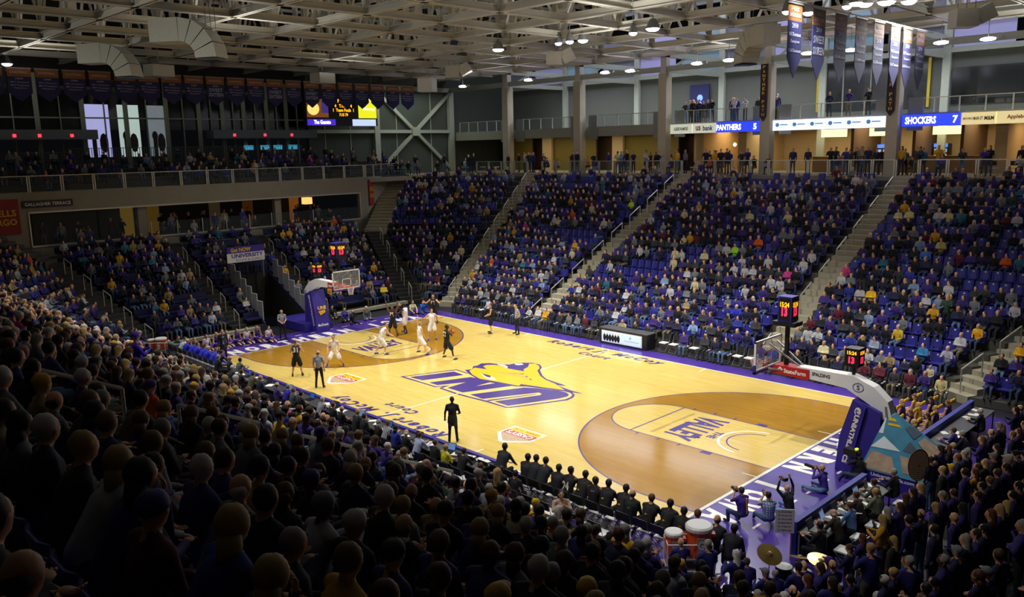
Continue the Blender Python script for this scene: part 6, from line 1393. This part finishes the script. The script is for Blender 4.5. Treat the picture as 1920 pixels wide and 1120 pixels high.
# media table staff
for i, (u, v, nm, c) in enumerate(((1529, 978, 'black suit', '101014'), (1577, 962, 'brown jacket', '2c241c'), (1599, 945, 'light blue shirt', '5a80b8'), (1613, 926, 'dark brown jacket', '241e1c'), (1647, 919, 'sage shirt', '6c7460'), (1650, 903, 'olive shirt', '3c4034'), (1637, 871, 'black top', '101012'))):
    q = onz(u, v, 1.25); sp('md%d' % (i % 2), sit(arms='table', lean=0.12*(i % 2)+0.05, w=1.15, slim=1.08, face=(0.3, 0.9, -0.2)), (max(q.x, 18.5), q.y, 0), (-1, 0.1), c, 'person in %s working at the nearer right media table' % nm, hair=HAIRS[(i*3+1) % 8][1], style='bald' if i == 1 else 'short')
for i, (u, v) in enumerate(((1787, 803), (1817, 812), (1843, 768), (1800, 835))):
    q = onz(u, v, 1.25); sp('md%d' % (i % 2), sit(arms='table', lean=0.12*(i % 2)+0.05, w=1.15, slim=1.08, face=(0.3, 0.9, -0.2)), (max(q.x, 18.55), q.y, 0), (-1, 0), ('2a2270', '181828', '141418', '30246c')[i], '%s person behind the farther right media table' % nth(i+1), hair=HAIRS[(i+2) % 8][1])
sp('sc1', sit(arms='table', lean=0.1, w=1.1), (-0.6, 9.6, 0), (0, -1), 'b0a078', 'person in tan top behind the scorer table, left seat', hair='6e5232'); sp('sc2', sit(arms='table', lean=0.15, w=1.1), (0.3, 9.6, 0), (0, -1), '14161c', 'person in dark suit behind the scorer table, middle seat', hair='5a2c16'); sp('sc1', sit(), (1.1, 9.6, 0), (0, -1), '22262c', 'person in charcoal suit behind the scorer table, right seat', hair='2a1c12')
# mid-crowd landmarks by colour
LM = []
def recol(u, v, tn, tc, sty=None, hc=None, cn=None, z_=0.95, tall=False):
    best = None
    for q in people:
        a, b_, w_ = project(q['x'], q['y'], q['z']+z_); dd = (a-u)**2+(b_-v)**2
        if best is None or dd < best[0]: best = (dd, q)
    q = best[1]
    if best[0] > 900: return
    q['tn'], q['tc'] = tn, tc
    if sty: q['sty'] = sty
    if hc: q['hc'] = hc
    if cn: q['cn'] = cn
    if tall: q['st'] = True; q['pose'] = 4
for a in ((290, 762, 'orange', 'e05a14'), (262, 685, 'royal purple', '3a24b4', 'cap', '4a30b0', 'purple', .95, True), (240, 660, 'dark navy', '14142c', 'bald', 'c8b8a8'), (975, 950, 'gold', 'f0b810', 'short', '8f8a82'), (998, 968, 'gold', 'f0c414', 'afro', 'e8c020'), (1028, 985, 'amber', 'd89020'), (1117, 1018, 'gold', 'e8b414'), (1153, 1030, 'gold', 'e8b414'), (1052, 960, 'tan', 'b09878'),
          (180, 722, 'teal', '1c7a98'), (213, 795, 'tan', '605840'), (500, 945, 'gold', 'd8a818'), (385, 915, 'deep purple', '241a58', 'cap', 'a89c80', 'tan'), (330, 1010, 'grey', '6a7078'), (415, 1005, 'grey', '5c686e'), (640, 1070, 'black', '101014', 'cap', 'b0b0b0', 'white'), (505, 800, 'gold', 'd8b020'), (1230, 1060, 'navy', '1c2060', 'beanie', '4048a0', 'striped'), (880, 960, 'royal blue', '24309c'), (885, 1060, 'deep purple', '241e60'), (1225, 905, 'grey', '7a8088'), (905, 590, 'white', 'c8c8d0'),
          (760, 560, 'gold', 'e0b020', 'short', 'd8b020'), (718, 545, 'gold', 'e0c020'), (610, 545, 'gold', 'd8a010'), (860, 785, 'gold', 'c8a010'), (215, 475, 'gold', 'd8a818'), (530, 432, 'gold', 'c8981c'), (642, 422, 'gold', 'c8a020'), (848, 452, 'gold', 'c89a20'), (860, 362, 'gold', 'b88818'), (932, 393, 'gold', 'a8841c'), (1075, 375, 'gold', 'b08a1c'), (1076, 452, 'gold', 'c89818'), (1183, 385, 'yellow green', 'b0d020'), (1208, 399, 'white', 'a8b4b8'), (1383, 465, 'lime', 'a0e030'), (1490, 360, 'white', 'b0b4b8'),
          (1618, 410, 'red', 'a01c24', None, None, None, .95, True), (1693, 402, 'cream', 'c8bc84'), (1711, 402, 'cream', 'c8bc84'), (1760, 442, 'gold', 'c88c14'), (1757, 463, 'cream', 'a89c5c'), (1636, 545, 'gold', 'e8b810'), (1853, 640, 'gold', 'e0a418'), (1908, 640, 'gold', 'e0a418'), (1698, 634, 'gold', 'c8a828'), (1720, 640, 'blue', '2a78a8'), (1640, 655, 'light grey', '8c94a8'), (1790, 655, 'white', 'a8a4b8'), (1790, 700, 'cream', 'c8bc80'), (1745, 480, 'blue', '3a68b8'), (1385, 590, 'royal blue', '2838c0'), (1305, 620, 'light blue', '7aa0c8'), (1540, 620, 'white', 'b0b4b8')):
    recol(*a)

def onstand(u, v, off):
    d = _ray(u, v); t = (0.505*(-CAMP.y-9.7)+off-CAMP.z)/(d.z+0.505*d.y); return CAMP+d*t
q = onstand(612, 905, 0.75); b = MB(); n = 7
b.add([(-0.3+0.6*i/n, -0.3+0.02*math.sin(i*2.1), 0.02*math.cos(i*1.7)) for i in range(n+1)]+[(-0.26+0.55*i/n, -0.36+0.03*math.sin(i*1.3), 0.36+0.03*math.cos(i*2.2)) for i in range(n+1)]+[(-0.3+0.6*i/n, -0.42, 0.05) for i in range(n+1)], [(i, i+1, n+2+i, n+1+i) for i in range(n)]+[(n+1+i, n+2+i, 2*n+3+i, 2*n+2+i) for i in range(n)])
tag(b.obj('pink_coat', mat('magenta_cloth', 'f01c98', 0.8), None, (q.x, q.y, q.z), 0), 'bright magenta coat draped over a seat back in the dark near stand', 'coat')
# ------------------------------------------------------------------ generic individuals (nearest to the viewpoint) and the joined rest
NI = 300-NSP; OVM = {}
where = {'near_left_stand': 'far left near stand', 'near_middle_stand': 'beyond lower stair', 'near_centre_stand': 'between near stairs', 'near_right_stand': 'right of upper stair', 'student_stand': 'student stand', 'band': 'pep band corner', 'far_corner_stand': 'far right corner stand', 'student': 'student front row'}
ind = people[:NI]; rest = people[NI:]
for q in ind:
    yw = YAWS[q['yaw']]; pz = standpose(q['pose'], yw) if q['st'] else sitpose(q['pose'], yw); kk = ('S' if q['st'] else 's', q['pose'], q['yaw'])
    hd = ('%s cap' % q.get('cn', '')) if q['sty'] in ('cap',) else ('knit %s hat' % q.get('cn', 'dark') if q['sty'] == 'beanie' else {'bald': 'balding ', 'long': 'long ', 'tail': 'tied ', 'short': '', 'afro': 'fluffy '}[q['sty']]+q['hn']+' hair')
    if q['sty'] == 'afro': hd = 'fluffy gold wig'
    if q['sty'] in ('cap', 'beanie') and not q.get('cn'): hd = 'dark cap'
    lab = '%s top, %s, %s, %s row, %s from left' % (q['tn'], hd, where.get(q['key'], 'crowd'), nth(q['k']+1), nth(q['i']+1))
    q_ = person('person', pm(kk, pz, voxel=0.02, tris=1900), (q['x'], q['y'], q['z']), q['rz'], q['tc'], q['pc'], q['sk'], q['hc'], '18181c', 'b0b0b4', hm(kk, pz, q['sty']), lab, 'spectators', rr.uniform(0.95, 1.05), 'cap' if q['sty'] in ('cap', 'beanie') else 'hair')
    if q['key'] in ('student_stand', 'band') and q['i'] % 4 == 1 and q['st'] and q['k'] < 5:
        if kk not in OVM: OVM[kk] = q_.data.copy(); OVM[kk].materials[2] = OVER
        q_.data = OVM[kk]
OVM_ = 0
TPL = {}
def template(st_, pose, yaw, sty):
    k = (st_, pose, yaw, sty)
    if k not in TPL:
        o = standpose(pose, YAWS[yaw]) if st_ else sitpose(pose, YAWS[yaw])
        m = body_mesh(k, o, voxel=0.03, tris=460, withhair=sty, hnd=False)
        tri = []; lab = []
        for f, l in zip(m.f, m.m):
            for j in range(1, len(f)-1): tri.append((f[0], f[j], f[j+1])); lab.append(l)
        TPL[k] = (np.array(m.v, np.float32), np.array(tri, np.int32), np.array(lab))
    return TPL[k]
VS = []; FS = []; CS = []; nv = 0
S2 = {'tail': 'long', 'beanie': 'cap', 'afro': 'short'}
for q in rest:
    far = q['w'] > 30
    V, T, Lb = template(q['st'], q['pose'] % (3 if far or q['st'] else 5), q['yaw'], S2.get(q['sty'], q['sty']) if not far else ('short' if q['sty'] in ('bald', 'short', 'cap', 'beanie', 'afro') else 'long'))
    c, s_ = math.cos(q['rz']), math.sin(q['rz']); sc = rr.uniform(0.92, 1.05)
    if rr.random() < 0.04 and q['key'] in ('far_middle_stand', 'far_right_stand', 'end_stand_left'): sc *= 0.8
    R_ = np.array([[c, -s_, 0], [s_, c, 0], [0, 0, 1]], np.float32)*sc
    VS.append(V@R_.T+np.array([q['x'], q['y'], q['z']], np.float32)); FS.append(T+nv); nv += len(V)
    pal = np.array([(*lin(x), 1) for x in (q['sk'], q['tc'], q['pc'], '16161a', q['hc'], '1a1210', 'a0a0a4')], np.float32)
    CS.append(np.repeat(pal[Lb]*np.array([1, 1, 1, 1], np.float32), 3, axis=0))
V = np.concatenate(VS); T = np.concatenate(FS); C = np.concatenate(CS)
me = bpy.data.meshes.new('crowd'); me.vertices.add(len(V)); me.vertices.foreach_set('co', V.ravel()); me.loops.add(len(T)*3); me.loops.foreach_set('vertex_index', T.ravel())
me.polygons.add(len(T)); me.polygons.foreach_set('loop_start', np.arange(0, len(T)*3, 3, dtype=np.int32)); me.polygons.foreach_set('loop_total', np.full(len(T), 3, np.int32)); me.polygons.foreach_set('use_smooth', np.ones(len(T), bool))
ca = me.color_attributes.new('cloth', 'FLOAT_COLOR', 'CORNER'); ca.data.foreach_set('color', C.ravel()); me.update()
cm = bpy.data.materials.new('crowd_cloth'); cm.use_nodes = True; nt = cm.node_tree; a_ = nt.nodes.new('ShaderNodeAttribute'); a_.attribute_name = 'cloth'
nz = nt.nodes.new('ShaderNodeTexNoise'); nz.inputs['Scale'].default_value = 9; tc = nt.nodes.new('ShaderNodeTexCoord'); mr = nt.nodes.new('ShaderNodeMapRange'); mr.inputs[3].default_value = 0.6; mr.inputs[4].default_value = 1.4
vm = nt.nodes.new('ShaderNodeVectorMath'); vm.operation = 'SCALE'; nt.links.new(tc.outputs['Object'], nz.inputs[0]); nt.links.new(nz.outputs[0], mr.inputs[0]); nt.links.new(mr.outputs[0], vm.inputs['Scale']); nt.links.new(a_.outputs['Color'], vm.inputs[0])
nt.links.new(vm.outputs[0], nt.nodes['Principled BSDF'].inputs['Base Color']); nt.nodes['Principled BSDF'].inputs['Roughness'].default_value = 0.85
me.materials.append(cm); tag(inst('crowd', me), 'rest of the seated and standing crowd filling the stands', 'crowd', kind='stuff')
print('people', len(people), 'individual', NI, 'crowd tris', len(T))

# seats: nearest empty ones singly, the rest joined
def seat_mb():
    b = MB(); b.mi(0)
    b.add([(-0.23, -0.24, 0.42), (0.23, -0.24, 0.42), (0.23, 0.16, 0.44), (-0.23, 0.16, 0.44), (-0.23, -0.24, 0.38), (0.23, -0.24, 0.38), (0.23, 0.16, 0.4), (-0.23, 0.16, 0.4)], [(0, 1, 2, 3), (7, 6, 5, 4), (2, 6, 7, 3), (0, 3, 7, 4), (1, 5, 6, 2)])
    b.box(-0.05, -0.24, 0.0, 0.05, -0.14, 0.4); return b
def back_mb():
    b = MB(); X = [-0.235, -0.12, 0.12, 0.235]; D_ = [0.04, 0, 0, 0.04]
    for z, dz in ((0.4, 0), (0.8, -0.07)): pass
    F = [(x, -0.24+d-0.0, 0.4) for x, d in zip(X, D_)]; G = [(x*0.96, -0.31+d, 0.83) for x, d in zip(X, D_)]
    F2 = [(x, y-0.03, z) for x, y, z in F]; G2 = [(x, y-0.03, z) for x, y, z in G]
    b.add(F+G+F2+G2, [(i+1, i, i+4, i+5) for i in range(3)]+[(i+8, i+9, i+13, i+12) for i in range(3)]+[(i+4, i+12, i+13, i+5) for i in range(3)]+[(0, 8, 12, 4), (3, 7, 15, 11)]); return b
SM = seat_mb().mesh('seat', M_SEAT); BM = back_mb().mesh('backrest', M_SEAT); NM = MB().add([(-0.03, -0.292, 0.78), (0.03, -0.292, 0.78), (0.03, -0.28, 0.72), (-0.03, -0.28, 0.72)], [(0, 3, 2, 1)]).mesh('number_plate', M_WHT)
SEATS.sort(key=lambda q: (not q[10], q[0])); sv = [s for s in SEATS if s[10]][:300]; others = [s for s in SEATS if not (s[10])]+[s for s in SEATS if s[10]][300:]
for (w, x, y, z, rz, key, desc, k, i, m, e) in sv:
    o = empty('stadium_seat', (x, y, z), rz, 'empty blue seat, %s, row %s, %s from left' % (desc, nth(k+1), nth(i+1)), 'seat', 'empty blue stadium seats')
    inst('seat', SM, parent=o); inst('backrest', BM, parent=o)
    if w < 45: inst('number_plate', NM, parent=o)
bb = back_mb(); sb_ = seat_mb(); tv = np.array(bb.v+[v for v in sb_.v[:8]], np.float32); n0 = len(bb.v)
tf = [list(f) for f in bb.f]+[[i+n0 for i in f] for f in sb_.f[:5]]; VV = []; FF = []; nn = 0
for (w, x, y, z, rz, *_) in others:
    c, s_ = math.cos(rz), math.sin(rz); R_ = np.array([[c, -s_, 0], [s_, c, 0], [0, 0, 1]], np.float32); VV.append(tv@R_.T+np.array([x, y, z], np.float32)); FF.append(np.array(tf, np.int32)+nn); nn += len(tv)
V = np.concatenate(VV); F = np.concatenate(FF); me = bpy.data.meshes.new('stadium_seats'); me.vertices.add(len(V)); me.vertices.foreach_set('co', V.ravel()); me.loops.add(len(F)*4); me.loops.foreach_set('vertex_index', F.ravel())
me.polygons.add(len(F)); me.polygons.foreach_set('loop_start', np.arange(0, len(F)*4, 4, dtype=np.int32)); me.polygons.foreach_set('loop_total', np.full(len(F), 4, np.int32)); me.update(calc_edges=True)
me.materials.append(M_SEAT); tag(inst('stadium_seats', me), 'remaining rows of blue plastic stadium seats', 'seats', kind='stuff')
bpy.data.scenes.remove(TS)
print('seats', len(SEATS), 'objects', len(bpy.data.objects))
